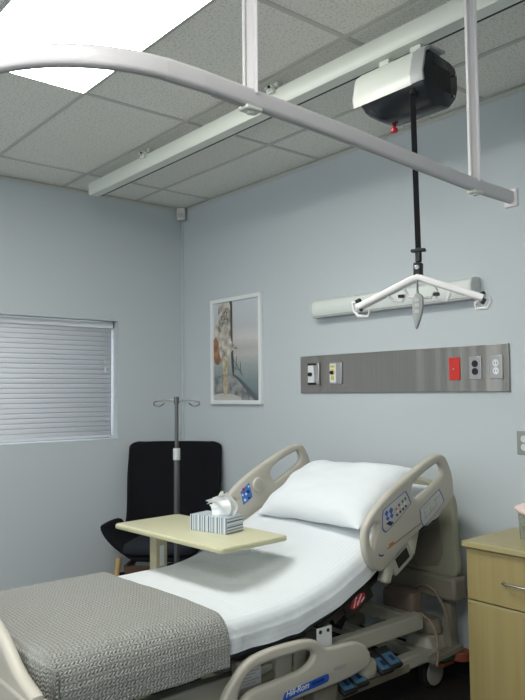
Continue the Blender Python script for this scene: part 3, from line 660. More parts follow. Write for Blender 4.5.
def head_rail(x, lab, right):
    M = Mside.copy(); M[0][3] = x
    r = obj('head_siderail', plate_curve(outer, [hole1, hole2], .038, .014, M), BEIGE, bed, label=lab)
    sgn = 1
    if right:
        f = x + .0195
        def stick(px, name, m, d, n=3, par=r):
            q = sidepts(z345(px), f); bm = plate_curve(q, [], d, .0002, Matrix(((0, 0, 1, f + d / 2), (1, 0, 0, 0), (0, 1, 0, 0), (0, 0, 0, 1))), n)
            return obj(name, bm, m, par)
        def inset(px, k):
            cx = sum(p[0] for p in px) / len(px); cy = sum(p[1] for p in px) / len(px); return [(cx + (a - cx) * k, cy + (b - cy) * k) for a, b in px]
        S1 = [(165, 292), (172, 280), (258, 206), (270, 208), (284, 240), (282, 264), (190, 374), (172, 380), (163, 368), (162, 320)]
        a = stick(S1, 'control_panel', mat('panel_outline_blue', (.08, .13, .33), .4), .0012); stick(inset(S1, .93), 'panel_face', LINEN, .002, par=a)
        def blob(cx, cy, w, h): return [(cx - w, cy + h * .2), (cx - w * .2, cy - h * 1.0), (cx + w, cy - h * .5), (cx + w * .2, cy + h)]
        for cx, cy, w, h, m in [(180, 300, 8, 14, BLUE), (200, 288, 9, 16, BLUE), (185, 322, 8, 10, BLUE), (203, 310, 8, 11, BLUE), (195, 343, 17, 11, NAVYP), (222, 280, 5, 8, ORANGE),
                                (235, 262, 5, 8, DULLM), (250, 247, 5, 8, DULLM), (262, 235, 5, 8, DULLM), (226, 306, 5, 7, NAVYP), (240, 292, 5, 7, NAVYP), (253, 280, 5, 7, NAVYP), (265, 268, 5, 7, NAVYP), (230, 290, 4, 6, WHITEP), (246, 270, 4, 6, WHITEP), (260, 256, 4, 6, WHITEP)]:
            stick(blob(cx, cy, w, h), 'panel_button', m, .003, 0, par=a)
        S2 = [(326, 285), (335, 272), (405, 198), (415, 198), (430, 232), (427, 258), (350, 352), (340, 352), (331, 330), (328, 300)]
        b = stick(S2, 'instruction_label', mat('label_outline_blue', (.08, .13, .33), .4), .0012); stick(inset(S2, .93), 'label_face', LINEN, .002, par=b)
        for L in ([(345, 290), (349, 288), (352, 330), (348, 332)], [(350, 318), (354, 322), (402, 262), (398, 258)], [(370, 268), (373, 266), (376, 300), (373, 303)], [(385, 240), (412, 216), (413, 221), (387, 245)], [(340, 278), (372, 245), (374, 249), (342, 283)], [(393, 236), (396, 234), (398, 262), (395, 264)]):
            stick(L, 'label_mark', GREYP, .003, 0, par=b)
        stick([(195, 432), (212, 422), (216, 428), (200, 446), (192, 442)], 'orange_mark', ORANGE, .001, 0)
        stick([(148, 474), (156, 483), (168, 478), (170, 484), (157, 490), (148, 484)], 'direction_mark', NAVYP, .001, 0)
        gro = sidepts(z345([(186, 455), (334, 340)]), f)
        g = bmesh.new(); bar(g, (f, gro[0][0], gro[0][1]), (f, gro[1][0], gro[1][1]), .003, .004); obj('groove', g, BEIGED, r)
    else:
        f = x + .0195
        q = at(245, 486, 0, f); cy, cz = q.y, q.z
        # round knob and blue control sticker on the inner face
        p1 = at(258, 484.5, 0, f); k = obj('nurse_call_knob', cyl(bmesh.new(), (f, p1.y, p1.z), (f + .012, p1.y, p1.z), .043, 28, .038), BEIGE, r, bevel=.003)
        obj('speaker_grille', cyl(bmesh.new(), (f + .011, p1.y, p1.z), (f + .0135, p1.y, p1.z), .027, 24), BEIGEM, k)
        S = [(240.5, 492), (249, 482.5), (252.5, 497), (243.5, 505)]
        qq = [at(a, b, 0, f) for a, b in S]; bm = bmesh.new(); v1 = [bm.verts.new(p) for p in qq]; v2 = [bm.verts.new(p + Vector((.0015, 0, 0))) for p in qq]
        for i in range(4): bm.faces.new((v1[i], v1[(i + 1) % 4], v2[(i + 1) % 4], v2[i]))
        bm.faces.new(v2); bm.faces.new(v1[::-1]); s = obj('control_sticker', bm, mat('bright_blue_sticker', (.05, .20, .60), .4), r, label='blue patient control sticker')
        for (a, b), m, rr in (((243.5, 489.5), RED, .009), ((246, 494), WHITEP, .007), ((248, 491.5), NAVYP, .009), ((249, 498), NAVYP, .007), ((245, 500), WHITEP, .008), ((242.5, 495), WHITEP, .006), ((248.5, 486.5), WHITEP, .005)):
            c = at(a, b, 0, f + .0015); obj('sticker_button', cyl(bmesh.new(), c, c + Vector((.002, 0, 0)), rr, 12), m, s)
    return r
hr = head_rail(XR, 'right head side rail with control panel', True)
hl = head_rail(-3.12, 'left head side rail with round knob and blue sticker', False)

# lowered foot-side rail
XF = -2.135
Lo = [(218, 712), (222, 698), (230, 682), (244.6, 662), (262, 651), (286, 643), (306, 639), (316.6, 641), (323, 647), (334, 645.5), (351, 641), (362, 644), (368, 653), (366.5, 664), (351, 675), (330, 684.5), (303, 695), (270, 708), (240, 720), (224, 722)]
Lh = [(236, 699), (239, 686), (248, 672), (262, 663), (289, 654), (305, 649.5), (311.4, 653), (309.7, 660.5), (299, 670), (275.4, 680), (251.4, 690), (240, 700)]
M = Mside.copy(); M[0][3] = XF
fr = obj('foot_siderail', plate_curve(sidepts(Lo, XF), [sidepts(Lh, XF)], .036, .013, M), BEIGE, bed, label='lowered foot side rail with blue nameplate')
f = XF + .0185
def fst(px, name, m, d=.0012, n=3, par=fr, base=f):
    q = sidepts(px, base); return obj(name, plate_curve(q, [], d, .0002, Matrix(((0, 0, 1, base + d / 2), (1, 0, 0, 0), (0, 1, 0, 0), (0, 0, 0, 1))), n), m, par)
np_ = fst([(284, 695.5), (287, 691.5), (300, 686), (325, 674.5), (328.5, 675), (328.5, 680), (324, 683.5), (300, 694), (286, 701), (283, 700)], 'nameplate', mat('nameplate_blue', (.02, .10, .50), .3))
a = at(287, 694.5, 0, f); b = at(307, 685.5, 0, f); ey = (b - a).normalized()
def txt(s, size, px, m, sh=0):
    c = at(*px, 0, f + .0016); return obj('lettering', text_bm(s, size, frameM(c, ey, (0, 0, 1)), shear=sh), m, np_, smooth=False)
txt('Hill-Rom', .034, (297.5, 690), WHITEP, .3); txt('Advanta', .021, (318, 681.3), NAVYP, .2)
fst([(334, 667), (345, 663), (346, 666), (335, 670)], 'release_label', GREYP)
bm = bmesh.new(); a = at(300, 694.5, 0, f - .004); b = at(362, 668, 0, f - .004); bar(bm, a, b, .006, .005); obj('lower_trim', bm, BEIGEM, fr)

# head and foot boards
def xz(L, y): return [(at(px, py, 1, y).x, at(px, py, 1, y).z) for px, py in L]
def plate_y(ol, holes, y, d, bev, n=5): return plate_curve(ol, holes, d, bev, Matrix(((1, 0, 0, 0), (0, 0, 1, y), (0, 1, 0, 0), (0, 0, 0, 1))), n)
hw = .465
top = [(-hw, .575), (-hw - .005, .75), (-hw + .0, .93), (-hw + .04, 1.0), (-.30, 1.045), (-.1, 1.06), (.1, 1.06), (.30, 1.045), (hw - .04, 1.0), (hw, .93), (hw + .005, .75), (hw, .575), (.2, .565), (-.2, .565)]
hb = obj('headboard', plate_y([(BX + a, z) for a, z in top], [[(BX - .28, .97), (BX - .1, 1.0), (BX + .1, 1.0), (BX + .28, .97), (BX + .24, .945), (BX, .955), (BX - .24, .945)]], 3.05, .045, .016), mat('olive_beige_board', (.33, .33, .25), .45), bed)
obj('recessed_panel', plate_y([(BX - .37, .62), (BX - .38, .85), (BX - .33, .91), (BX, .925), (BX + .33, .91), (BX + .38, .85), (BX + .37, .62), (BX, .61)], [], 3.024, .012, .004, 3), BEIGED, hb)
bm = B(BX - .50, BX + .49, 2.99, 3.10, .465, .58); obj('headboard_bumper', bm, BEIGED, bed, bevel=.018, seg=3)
obj('bumper_bolt', cyl(bmesh.new(), (BX + .10, 2.993, .535), (BX + .10, 2.985, .535), .009, 10), BLACK, bed)
for s in (-1, 1):
    obj('roller_bumper', cyl(bmesh.new(), (BX + s * .43, 3.11, .155), (BX + s * .43, 3.11, .20), .05, 20), mat('rust_red_bumper', (.28, .07, .035), .5), bed, bevel=.006)
    bm = bmesh.new(); bar(bm, (BX + s * .40, 2.9, .19), (BX + s * .43, 3.11, .22), .05, .03); bar(bm, (BX + s * .40, 3.07, .2), (BX + s * .40, 3.07, .48), .05, .05); obj('bumper_arm', bm, BEIGED, bed, bevel=.005)
YF = .872
fo = [(-.54, .28), (-.54, .61), (-.50, .645), (-.42, .665), (-.33, .70), (-.22, .74), (-.1, .765), (.1, .765), (.22, .735), (.30, .70), (.37, .66), (.44, .635), (.52, .615), (.54, .58), (.54, .28), (.2, .25), (-.2, .25)]
fh = [(-.22, .67), (-.08, .70), (.08, .70), (.20, .668), (.24, .635), (.20, .60), (0, .605), (-.20, .60), (-.26, .635)]
fb = obj('footboard', plate_y([(BX + a, z) for a, z in fo], [[(BX + a, z) for a, z in fh]], YF, .045, .016), BEIGE, bed)
obj('footboard_skirt', B(BX - .55, BX + .548, YF - .028, YF + .03, .26, .60), BEIGE, fb, bevel=.012, seg=3)

# frames
def pair(f_, **k):
    for s in (-1, 1): f_(s)
bm = bmesh.new()
for s in (-1, 1):
    x = BX + s * .37; bar(bm, (x, 1.0, .385), (x, 2.86, .385), .06, .075)
for y in (1.05, 1.9, 2.83): bar(bm, (BX - .37, y, .385), (BX + .37, y, .385), .06, .06)
obj('upper_frame', bm, BEIGEM, bed, bevel=.008)
bm = bmesh.new()
for s in (-1, 1):
    x = BX + s * .36; bar(bm, (x, 1.1, .205), (x, 2.94, .205), .06, .06)
for y in (1.15, 2.9): bar(bm, (BX - .36, y, .205), (BX + .36, y, .205), .06, .055)
obj('base_frame', bm, BEIGEM, bed, bevel=.008)
for s in (-1, 1):
    bm = bmesh.new(); bar(bm, (BX + s * .31, 2.65, .24), (BX + s * .31, 2.0, .36), .035, .055); obj('lift_arm', bm, BEIGEM, bed, bevel=.006)
    bm = bmesh.new(); bar(bm, (BX + s * .31, 1.75, .24), (BX + s * .31, 1.2, .36), .035, .055); obj('lift_arm', bm, BEIGEM, bed, bevel=.006)
    for yy in (1.06, 3.03):
        cx = BX + s * .305
        obj('caster_cover', loft([(cx - .085, [(yy - .11, .17), (yy + .10, .17), (yy + .10, .22), (yy - .09, .23)]), (cx - .06, [(yy - .13, .165), (yy + .12, .165), (yy + .11, .275), (yy - .10, .285)]), (cx + .06, [(yy - .13, .165), (yy + .12, .165), (yy + .11, .275), (yy - .10, .285)]), (cx + .085, [(yy - .11, .17), (yy + .10, .17), (yy + .10, .22), (yy - .09, .23)])]), BEIGEM, bed, bevel=.012, seg=3)
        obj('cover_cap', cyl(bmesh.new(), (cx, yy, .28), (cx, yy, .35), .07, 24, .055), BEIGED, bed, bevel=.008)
        bm = bmesh.new(); cyl(bm, (cx - .022, yy, .082), (cx + .022, yy, .082), .082, 28); w_ = obj('caster', bm, RUBBER, bed, bevel=.008)
        bm = bmesh.new(); cyl(bm, (cx + .020, yy, .082), (cx + .034, yy, .082), .062, 28); cyl(bm, (cx - .034, yy, .082), (cx - .020, yy, .082), .062, 28); obj('wheel_disc', bm, WHEELC, w_, bevel=.004)
        bm = bmesh.new(); box(bm, cx - .036, cx + .036, yy - .03, yy + .03, .145, .172); obj('caster_fork', bm, DARKM, w_, bevel=.004)
        if s == 1:
            obj('brake_pedal', B(cx + .07, cx + .13, yy - .06, yy + .05, .17, .20), GREENP, bed, bevel=.006, label='dark green brake pedal')
            obj('steer_pedal', B(cx + .07, cx + .115, yy - .05, yy + .04, .140, .160), mat('dull_red_pedal', (.25, .06, .03), .5), bed, bevel=.004)
# foot pedals
for i, (px, py) in enumerate([(347, 684), (359, 677), (384, 664), (393, 658.5)]):
    c = at(px, py, 0, -2.155); y, z = c.y, c.z
    M = Matrix.Translation((-2.17, y, z)) @ Matrix.Rotation(R(28), 4, 'Y')
    p = obj('foot_pedal', B(-.07, .05, -.042, .042, -.02, .0, M=M), BLACK, bed, bevel=.005)
    l = obj('pedal_label', B(-.03, .035, -.032, .032, .0, .0015, M=M), BLUEP, p)
    obj('label_mark', B(-.012, .018, -.004, .018, .0015, .0022, M=M), NAVYP, l)
bm = bmesh.new(); bar(bm, (-2.235, 1.9, .19), (-2.235, 2.75, .19), .03, .035); obj('pedal_bar', bm, BEIGED, bed, bevel=.004)
c = at(371, 671, 0, -2.15); obj('pedal_hub', softbox(.04, .055, .045, .03, 4, 0, Matrix.Translation((-2.19, c.y, c.z))), BEIGE, bed)
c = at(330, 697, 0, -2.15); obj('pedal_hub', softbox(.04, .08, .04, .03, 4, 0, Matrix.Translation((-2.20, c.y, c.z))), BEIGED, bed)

# mattress support decks under the mattress
HY, HZ, ANG = 2.05, .65, R(24.5)
def prof(s, off=0):
    """mattress top line : s along the surface from the foot, off along the normal"""
    y0 = .945; bend = .36; s1 = HY - y0 - bend / 2
    if s < 0:
        a = min(1, -s / .03) * PI / 2; o = max(off, .0)
        return Vector((y0 - o * math.sin(a), HZ + o * math.cos(a) - max(0, -s - .03))), 0.0
    if s < s1: return Vector((y0 + s, HZ + off)), 0.0
    rr = bend / ANG
    if s < s1 + bend:
        a = (s - s1) / rr; c = Vector((y0 + s1, HZ + rr)); return Vector((c.x + (rr - off) * math.sin(a), c.y - (rr - off) * math.cos(a))), a
    a = ANG; c = Vector((y0 + s1, HZ + rr)); e = Vector((c.x + rr * math.sin(a), c.y - rr * math.cos(a))); d = s - s1 - bend
    return Vector((e.x + d * math.cos(a) - off * math.sin(a), e.y + d * math.sin(a) + off * math.cos(a))), a
LEN = 2.02
def deckbm(s0, s1, o0, o1, hwid, n=20):
    bm = bmesh.new(); rings = []
    for i in range(n + 1):
        s = s0 + (s1 - s0) * i / n; a, _ = prof(s, o0); b, _ = prof(s, o1)
        rings.append([bm.verts.new((BX - hwid, a.x, a.y)), bm.verts.new((BX + hwid, a.x, a.y)), bm.verts.new((BX + hwid, b.x, b.y)), bm.verts.new((BX - hwid, b.x, b.y))])
    for A, Bq in zip(rings, rings[1:]):
        for j in range(4): bm.faces.new((A[j], A[(j + 1) % 4], Bq[(j + 1) % 4], Bq[j]))
    bm.faces.new(rings[0][::-1]); bm.faces.new(rings[-1]); return bm
obj('foot_deck', deckbm(0, 1.08, -.168, -.153, .43, 1), DARKM, bed, bevel=.003)
obj('head_deck', deckbm(1.14, LEN, -.172, -.153, .43), DARKM, bed, bevel=.003)
bm = bmesh.new()
for s in (-1, 1):
    for y in (1.15, 1.9): box(bm, BX + s * .36 - .02, BX + s * .36 + .02, y - .03, y + .03, .42, .485)
obj('deck_support', bm, BEIGEM, bed, bevel=.003)
a, _ = prof(1.30, -.19); b, _ = prof(1.95, -.19)
for s in (-1, 1):
    bm = bmesh.new(); bar(bm, (BX + s * .385, a.x, a.y), (BX + s * .385, b.x, b.y), .03, .035); obj('head_frame_bar', bm, BLACK, bed, bevel=.004)
for s in (-1, 1): obj('head_lift_strut', bar(bmesh.new(), (BX + s * .2, 2.45, .40), (BX + s * .2, 2.72, .72), .05, .05), DARKM, bed, bevel=.004)
# siderail support arms of the head rails
for s in (-1, 1):
    x = BX + s * .455
    q1 = at(392, 566, 0, x if s > 0 else -2.165); q2 = at(408, 555, 0, -2.165)
    for (px, py, ln) in ((384, 575, .10), (408, 548, .12)):
        q = at(px, py, 0, -2.165); bm = bmesh.new(); bar(bm, (x + s * .012, q.y - .02, q.z - .03), (x + s * .012, q.y + .03, q.z + ln), .045, .06, up=Vector((1, 0, 0)))
        obj('siderail_arm', bm, BEIGEM, bed, bevel=.016, seg=3)
q = at(401, 557, 0, -2.13); Mx = Matrix.Translation((-2.135, q.y, q.z)) @ Matrix.Rotation(R(28), 4, 'X')
rel = obj('siderail_release', B(-.03, .012, -.075, .075, -.055, .035, M=Mx), BEIGEM, bed, bevel=.014, seg=3)
obj('release_window', B(.012, .0145, -.045, .045, -.028, .022, M=Mx), BLACK, rel, bevel=.001)
# bits seen under the sheet: white bracket, red sticker, black clips
q = at(324, 643, 0, -2.17); br = obj('latch_bracket', B(-2.176, -2.166, q.y - .04, q.y + .045, q.z - .06, q.z + .065), WHITEP, bed, bevel=.004)
bm = bmesh.new()
for dy in (-.025, .02): obj('bracket_bolt', cyl(bmesh.new(), (-2.167, q.y + dy, q.z + .05), (-2.163, q.y + dy, q.z + .05), .008, 10), DARKM, br)
q = at(358.5, 601, 0, -2.18); Mr = Matrix.Translation((-2.185, q.y, q.z)) @ Matrix.Rotation(R(24), 4, 'X')
ck = obj('cpr_handle', B(-.03, .0, -.09, .10, -.045, .03, M=Mr), BLACK, bed, bevel=.008, label='black release handle with red oval sticker')
s_ = obj('red_sticker', plate_curve([(-.05, 0), (-.025, .019), (.018, .022), (.05, .006), (.042, -.015), (0, -.023), (-.037, -.018)], [], .002, .0004, Mr @ Matrix(((0, 0, 1, .001), (1, 0, 0, 0), (0, 1, 0, 0), (0, 0, 0, 1))), 3), mat('red_sticker', (.60, .03, .05), .4), ck)
bm = bmesh.new()
for a, b in (((-.035, -.012), (-.01, .012)), ((-.012, -.014), (.008, -.002)), ((.01, .0), (.032, .014)), ((-.02, .006), (.0, .02)), ((.015, -.016), (.04, -.008))):
    bar(bm, Mr @ Vector((.0022, *a)), Mr @ Vector((.0022, *b)), .0008, .007, up=Vector((0, 0, 1)))
obj('sticker_marks', bm, WHITEP, s_)
bm = bmesh.new()
for px, py in ((338, 617), (345, 610), (367, 590), (372, 583)):
    q = at(px, py, 0, -2.19); Mq = Matrix.Translation((-2.19, q.y, q.z)) @ Matrix.Rotation(R(30), 4, 'X'); obj('frame_clip', B(-.02, .0, -.03, .03, -.018, .018, M=Mq), DARKM, bed, bevel=.004)
# mechanism glimpsed through the lowered rail
q = at(262, 678, 0, -2.2)
for i, (px, py, w_, h_, m_, nm) in enumerate([(250, 676, .09, .13, BEIGEM, 'junction_box'), (284, 668, .07, .14, BEIGE, 'actuator'), (300, 662, .05, .12, BEIGEM, 'link_plate'), (270, 655, .02, .03, WHITEP, 'sheet_clip')]):
    q = at(px, py, 0, -2.20); o = obj(nm, B(-2.245, -2.195, q.y - w_ / 2 * 1.3, q.y + w_ / 2 * 1.3, q.z - h_ / 2, q.z + h_ / 2, ), m_, bed, bevel=.01, seg=3)
    if i == 0:
        l = obj('rating_label', B(-2.195, -2.194, q.y - .05, q.y + .05, q.z - .035, q.z + .03), WHITEP, o)
        bm = bmesh.new()
        for k in range(5): box(bm, -2.194, -2.1936, q.y - .042, q.y + .042 - .02 * (k % 3), q.z + .018 - k * .011, q.z + .021 - k * .011)
        obj('label_lines', bm, GREYP, l)
q = at(276, 672, 0, -2.22); obj('actuator_tube', cyl(bmesh.new(), (-2.225, q.y - .18, q.z - .04), (-2.225, q.y + .26, q.z + .06), .022, 16), BEIGED, bed)
# power cable looping at the head end
cb = [(372, 600), (398, 604), (408, 590), (420, 583.5), (432, 588), (442, 603), (449, 622), (446, 640), (440, 655)]
obj('power_cable', tube([at(px, py, 1, 2.97) for px, py in [(404, 606), (411, 592), (420, 585), (431, 588), (441, 602), (447, 618), (449, 632)]], .006, 6, 8), CABLE, bed)
obj('power_cable', tube([at(px, py, 1, 2.80) for px, py in [(420, 613), (430, 621), (436, 634), (438, 650), (437, 666)]], .006, 6, 8), CABLE, bed)
q = at(413, 600, 1, 2.96); obj('motor_cover', softbox(.10, .05, .10, .03, 6, 0, Matrix.Translation((q.x - .02, 2.90, q.z - .03))), mat('brown_grey_cover', (.20, .15, .12), .5), bed)

# ================================================================== MATTRESS, SHEET, PILLOW, BLANKET
MW = .455
tag(obj('mattress', deckbm(.0, LEN, -.006, -.152, MW - .012, 40), MATTR, bevel=.03, seg=3), 'dark mattress on the hospital bed, mostly hidden beneath the white sheet', 'mattress')
def xsec(hang_l, hang_r, off, r=.055, n_side=10, n_arc=6, n_top=30):
    """points (x, o, u) across the mattress from the left hem over the top to the right hem; u = unfolded length"""
    w = MW + off; out = []; u = 0
    P = []
    for i in range(n_side): P.append((-w - .004, -r - hang_l * (1 - i / n_side) + off))
    for i in range(n_arc + 1): a = PI / 2 * i / n_arc; P.append((-w + r - r * math.cos(a), -r + r * math.sin(a) + off))
    for i in range(1, n_top): P.append((-w + r + (2 * w - 2 * r) * i / n_top, off))
    for i in range(n_arc + 1): a = PI / 2 * i / n_arc; P.append((w - r + r * math.sin(a), -r + r * math.cos(a) + off))
    for i in range(1, n_side + 1): P.append((w + .004, -r - hang_r * i / n_side + off))
    pr_ = P[0]
    for p in P: u += math.hypot(p[0] - pr_[0], p[1] - pr_[1]); out.append((p[0], p[1], u)); pr_ = p
    return out
def cloth(name, m, s0, s1, ns, hl, hr_, off, warp, solid=0, r=.055):
    bm = bmesh.new(); uvl = bm.loops.layers.uv.new('UVMap'); rows = []; X = xsec(hl, hr_, off, r)
    N = len(X); uvd = {}
    for j in range(ns + 1):
        s = s0 + (s1 - s0) * j / ns; row = []
        for i, (x, o, u) in enumerate(X):
            dx, do, ds = warp(x, o, s, i / (N - 1)); p, a = prof(s + ds, o + do)
            v = bm.verts.new((BX + x + dx, p.x, p.y)); uvd[v] = (u, s); row.append(v)
        rows.append(row)
    for j in range(ns):
        for i in range(N - 1): 
            f_ = bm.faces.new((rows[j][i], rows[j][i + 1], rows[j + 1][i + 1], rows[j + 1][i]))
            for l in f_.loops: l[uvl].uv = uvd[l.vert]
    return obj(name, bm, m, solid=solid, sub=1)
def warp_sheet(x, o, s, t_):
    nz = noise.noise(Vector((x * 3.2, s * 2.6, 3))) * .008 + noise.noise(Vector((x * 9, s * 6, 1))) * .003
    side = max(0, -(o) - .03) / .1
    d = side * (noise.noise(Vector((s * 9, x, 5))) * .035 + .01 * math.sin(s * 21))
    return (math.copysign(side * (.012 + noise.noise(Vector((s * 7, 2, 1))) * .02), x), nz - abs(d) * .5 + (d * .5 if x > 0 else 0), 0)
sh = cloth('bed_sheet', SHEET, .02, LEN + .01, 110, .08, .06, .006, warp_sheet)
tag(sh, 'white finely striped sheet stretched over the hospital bed mattress', 'bed sheet')
def warp_bl(x, o, s, t_):
    nz = noise.noise(Vector((x * 4, s * 3, 9))) * .006 + noise.noise(Vector((x * 13, s * 9, 4))) * .003
    if s < 0: nz = abs(nz) * .5
    side = max(0, -(o) - .03) / .2
    e = max(0, (s - .55) / .12)
    return (math.copysign(side * (.02 + .022 * noise.noise(Vector((s * 5, x, 1)))), x) if abs(x) > .4 else 0, nz + side * .02 * noise.noise(Vector((s * 4, 1, 8))), (.012 * math.sin(x * 5 + 1) + .035 * x) * max(0, min(1, s / .3)) - (.02 * side))
bl = cloth('blanket', KNIT, -.16, .655, 84, .13, .095, .030, warp_bl, solid=.010, r=.085)
tag(bl, 'grey chunky knitted blanket spread over the foot of the bed', 'blanket')

# pillow
pc = Vector((-2.59, 2.622, .992)); Mp = Matrix.Translation(pc) @ Matrix.Rotation(R(-2), 4, 'Z') @ Matrix.Rotation(R(31), 4, 'X') @ Matrix.Rotation(R(-2.5), 4, 'Y')
bm = bmesh.new(); NX, NY = 44, 30
def pil(u, v, side):
    a, b = abs(u), abs(v)
    th = (max(0, 1 - a ** 4.5) ** .6) * (max(0, 1 - b ** 3) ** .6)
    x = u * .385 * (1 - .04 * (1 - v * v) * (a ** 3)); y = v * .235 * (1 - .09 * (1 - u * u) * b ** 3)
    z = side * th * (.092 if side > 0 else .07) + (.014 * noise.noise(Vector((u * 2.2, v * 2.2, side))) + .006 * noise.noise(Vector((u * 5, v * 6, 2)))) * min(1, th * 2)
    return Vector((x, y, z))
T = {}
for side in (1, -1):
    for j in range(NY + 1):
        for i in range(NX + 1):
            u = math.sin((i / NX * 2 - 1) * PI / 2); v = math.sin((j / NY * 2 - 1) * PI / 2)
            edge = i in (0, NX) or j in (0, NY)
            if side == -1 and edge: T[(side, i, j)] = T[(1, i, j)]
            else: T[(side, i, j)] = bm.verts.new(Mp @ pil(u, v, side))
for side in (1, -1):
    for j in range(NY):
        for i in range(NX): 
            q = (T[(side, i, j)], T[(side, i + 1, j)], T[(side, i + 1, j + 1)], T[(side, i, j + 1)])
            try: bm.faces.new(q if side > 0 else q[::-1])
            except ValueError: pass
pw = tag(obj('pillow', bm, PILLOW, sub=1), 'plump white pillow lying on the raised head of the bed', 'pillow')

# ================================================================== OVERBED TABLE + TISSUES
TZ = .85; ta = Vector((-3.254, 1.753)); tb = Vector((-2.372, 1.789)); tr = math.atan2(tb.y - ta.y, tb.x - ta.x) + R(1.2)
tcx, tcy = -2.868, 1.978
TWD, TDP = .84, .40
t = thing('overbed_table', 'cream rectangular overbed table on a side column reaching across the bed', 'table', (tcx - .318, tcy, 0), tr)
M = Matrix.Translation((tcx, tcy, TZ)) @ Matrix.Rotation(tr, 4, 'Z')
def rplate(w, d, r, th, M): return plate_curve(rrect(w, d, r, 5), [], th, .004, M, 0)
obj('table_top', rplate(TWD, TDP, .03, .024, M @ Matrix.Translation((0, 0, -.012))), TTOP, t)
obj('edging', sweep(bmesh.new(), [M @ Vector((a, b, -.013)) for a, b in rrect(TWD, TDP, .03, 5)], rrect(.006, .016, .0025), closed=True), TEDGE, t)
cx_, cy_ = -.318, .0
obj('column', B(cx_ - .028, cx_ + .028, -.036, .036, .08 - TZ, -.03, M=M), COLUMN, t, bevel=.006)
obj('lower_column', B(cx_ - .034, cx_ + .034, -.042, .042, .08 - TZ, .42 - TZ, M=M), COLUMN, t, bevel=.006)
obj('top_bracket', B(cx_ - .05, cx_ + .25, -.05, .05, -.035, -.024, M=M), BEIGEM, t, bevel=.003)
l = obj('column_label', B(cx_ + .0282, cx_ + .0290, -.012, .014, -.22, -.12, M=M), WHITEP, t)
obj('base_bar', B(cx_ - .035, cx_ + .035, -.20, .20, .05 - TZ, .095 - TZ, M=M), COLUMN, t, bevel=.008)
for s in (-1, 1):
    l = obj('base_leg', B(cx_ - .03, cx_ + .50, s * .19 - .022, s * .19 + .022, .05 - TZ, .085 - TZ, M=M), COLUMN, t, bevel=.008)
    for xx in (cx_, cx_ + .46):
        obj('caster', cyl(bmesh.new(), M @ Vector((xx, s * .19 - .012, .025 - TZ)), M @ Vector((xx, s * .19 + .012, .025 - TZ)), .025, 16), RUBBER, l, bevel=.003)

bl_, br_, rr_ = at(190, 530, 2, TZ), at(227, 535, 2, TZ), at(245, 528.5, 2, TZ)
ang = math.atan2(br_.y - bl_.y, br_.x - bl_.x)
W_ = (br_ - bl_).length; D_ = .125
cen = (bl_ + br_) / 2 + Vector((-math.sin(ang), math.cos(ang), 0)) * D_ / 2
t = thing('tissue_box', 'blue and white striped tissue box standing on the overbed table', 'tissue box', (cen.x, cen.y, TZ + .0005), ang)
obj('carton', B(-W_ / 2, W_ / 2, -D_ / 2, D_ / 2, 0, .075), STRIPE, t, world=False, bevel=.002)
obj('opening', cyl(bmesh.new(), (0, 0, .0745), (0, 0, .0757), .045, 24), mat('opening_film', (.45, .5, .52), .3), t, world=False)
n_ = 22
def tis(name, P00, P10, P01, P11, bulge, yo, ph):
    bm = bmesh.new(); G = []
    for j in range(n_ + 1):
        v = j / n_; row = []
        for i in range(n_ + 1):
            u = i / n_; q = [(P00[k] * (1 - u) + P10[k] * u) * (1 - v) + (P01[k] * (1 - u) + P11[k] * u) * v for k in (0, 1)]
            x = q[0] + bulge * math.sin(v * PI) * u ** 2 + .003 * math.sin(u * 9 + ph); z = q[1] + .004 * math.sin(v * 7 + u * 5 + ph)
            y = yo + .010 * math.sin(u * 8 + v * 2 + ph) * (.4 + v) + .014 * math.sin(v * 3 + u * 2) + .008 * noise.noise(Vector((u * 3, v * 3, ph)))
            row.append(bm.verts.new((x, y, z)))
        G.append(row)
    for j in range(n_):
        for i in range(n_): bm.faces.new((G[j][i], G[j][i + 1], G[j + 1][i + 1], G[j + 1][i]))
    return obj(name, bm, TISSUE, t, world=False, solid=.001, sub=1)
tis('tissue', (-.022, .066), (.080, .066), (-.050, .132), (.075, .190), .045, .004, 0)
tis('tissue_fold', (-.052, .118), (.074, .168), (-.050, .134), (.076, .192), .0, -.016, 2)
tis('tissue_fold', (-.010, .066), (.060, .066), (-.025, .125), (.085, .150), .03, -.018, 4)

# ================================================================== BEDSIDE CABINET
t = thing('bedside_cabinet', 'light maple bedside cabinet with drawer and door against the headwall', 'cabinet', (-1.63, 3.0, 0))
kx0, kx1, ky0, ky1, kz = -1.921, -1.35, 2.79, 3.225, .803
obj('carcass', B(kx0, kx1, ky0 + .02, ky1, .07, kz), MAPLE, t, bevel=.002)
obj('plinth', B(kx0 + .02, kx1 - .02, ky0 + .06, ky1, 0, .07), BLACK, t)
obj('cabinet_top', B(kx0 - .010, kx1 + .010, ky0 - .022, ky1, kz, kz + .026), MAPLET, t, bevel=.004, seg=3)
d = obj('drawer', B(kx0 + .002, kx1 - .002, ky0, ky0 + .019, .574, kz - .006), MAPLE, t, bevel=.0015)
def handle(x0, x1, z, par):
    bm = tube([(x0, ky0, z), (x0 + .004, ky0 - .02, z), (x0 + .018, ky0 - .028, z), ((x0 + x1) / 2, ky0 - .030, z), (x1 - .018, ky0 - .028, z), (x1 - .004, ky0 - .02, z), (x1, ky0, z)], .005, 5, 10)
    return obj('handle', bm, CHROME, par)
handle(-1.735, -1.60, .678, d)
obj('drawer_edge', B(kx0 + .002, kx1 - .002, ky0 + .0005, ky0 + .019, .5560, .5675), MAPLET, t)
d2 = obj('door', B(kx0 + .002, kx1 - .002, ky0, ky0 + .019, .076, .5550), MAPLE, t, bevel=.0015)
handle(-1.46, -1.40, .45, d2)

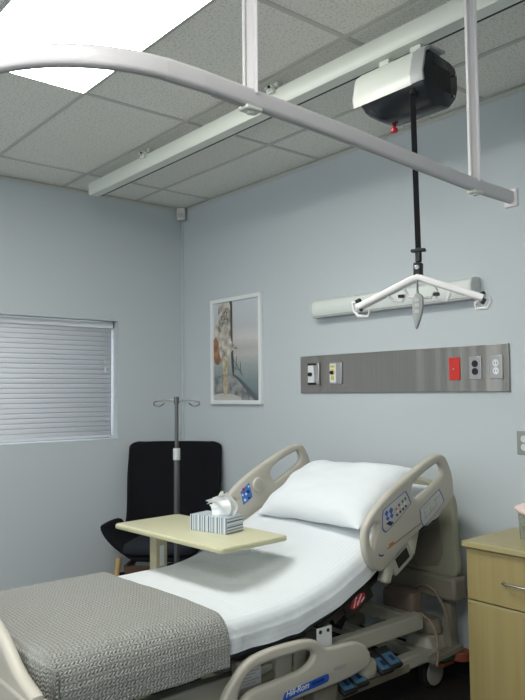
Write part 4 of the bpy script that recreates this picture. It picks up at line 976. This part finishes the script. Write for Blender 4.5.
t = thing('plastic_cup', 'clear cup with crumpled pink and white top on the cabinet', 'cup', (-1.735, 3.0, kz + .0262))
GL = mat('clear_cup_plastic', (.75, .82, .75), .12, trans=.85)
def lathe(pr, k=28):
    bm = bmesh.new(); rings = [[bm.verts.new((r * math.cos(2 * PI * i / k), r * math.sin(2 * PI * i / k), z)) for i in range(k)] for r, z in pr]
    for A, Bq in zip(rings, rings[1:]):
        for i in range(k): bm.faces.new((A[i], A[(i + 1) % k], Bq[(i + 1) % k], Bq[i]))
    return bm
b_ = lathe([(.001, 0), (.034, 0), (.036, .004), (.043, .115), (.041, .115), (.034, .006), (.001, .006)]); obj('cup_body', b_, GL, t, world=False)
bm = bmesh.new(); bmesh.ops.create_icosphere(bm, subdivisions=4, radius=.05)
for v in bm.verts: v.co = Vector((v.co.x * 1.05, v.co.y * 1.05, v.co.z * .6)) * (1 + .22 * noise.noise(v.co * 30)) + Vector((0, 0, .132))
obj('crumpled_top', bm, mat('pink_and_white_tissue', (.75, .60, .56), .8, noise_s=25, noise_a=.3), t, world=False)
obj('cup_contents', cyl(bmesh.new(), (0, 0, .008), (0, 0, .07), .033, 24, .037), mat('cup_filling', (.55, .5, .42), .7, noise_s=60, noise_a=.4), t, world=False)

# ================================================================== WORLD, CAMERA
w = bpy.data.worlds.new('World'); bpy.context.scene.world = w; w.use_nodes = True
w.node_tree.nodes['Background'].inputs[0].default_value = (.90, .95, 1.0, 1); w.node_tree.nodes['Background'].inputs[1].default_value = 2.4
cam = bpy.data.cameras.new('camera'); co = bpy.data.objects.new('camera', cam); C.objects.link(co)
cam.sensor_fit = 'HORIZONTAL'; cam.sensor_width = 36; cam.lens = FPX / 525 * 36; cam.clip_start = .02
rt = RW @ Vector((1, 0, 0)); up = RW @ Vector((0, -1, 0)); bk = RW @ Vector((0, 0, -1))
co.matrix_world = Matrix(((rt.x, up.x, bk.x, 0), (rt.y, up.y, bk.y, 0), (rt.z, up.z, bk.z, H), (0, 0, 0, 1)))
sc = bpy.context.scene; sc.camera = co
sc.view_settings.view_transform = 'Standard'; sc.view_settings.look = 'None'; sc.view_settings.gamma = 1; sc.view_settings.use_curve_mapping = False
sc.view_settings.exposure = .3
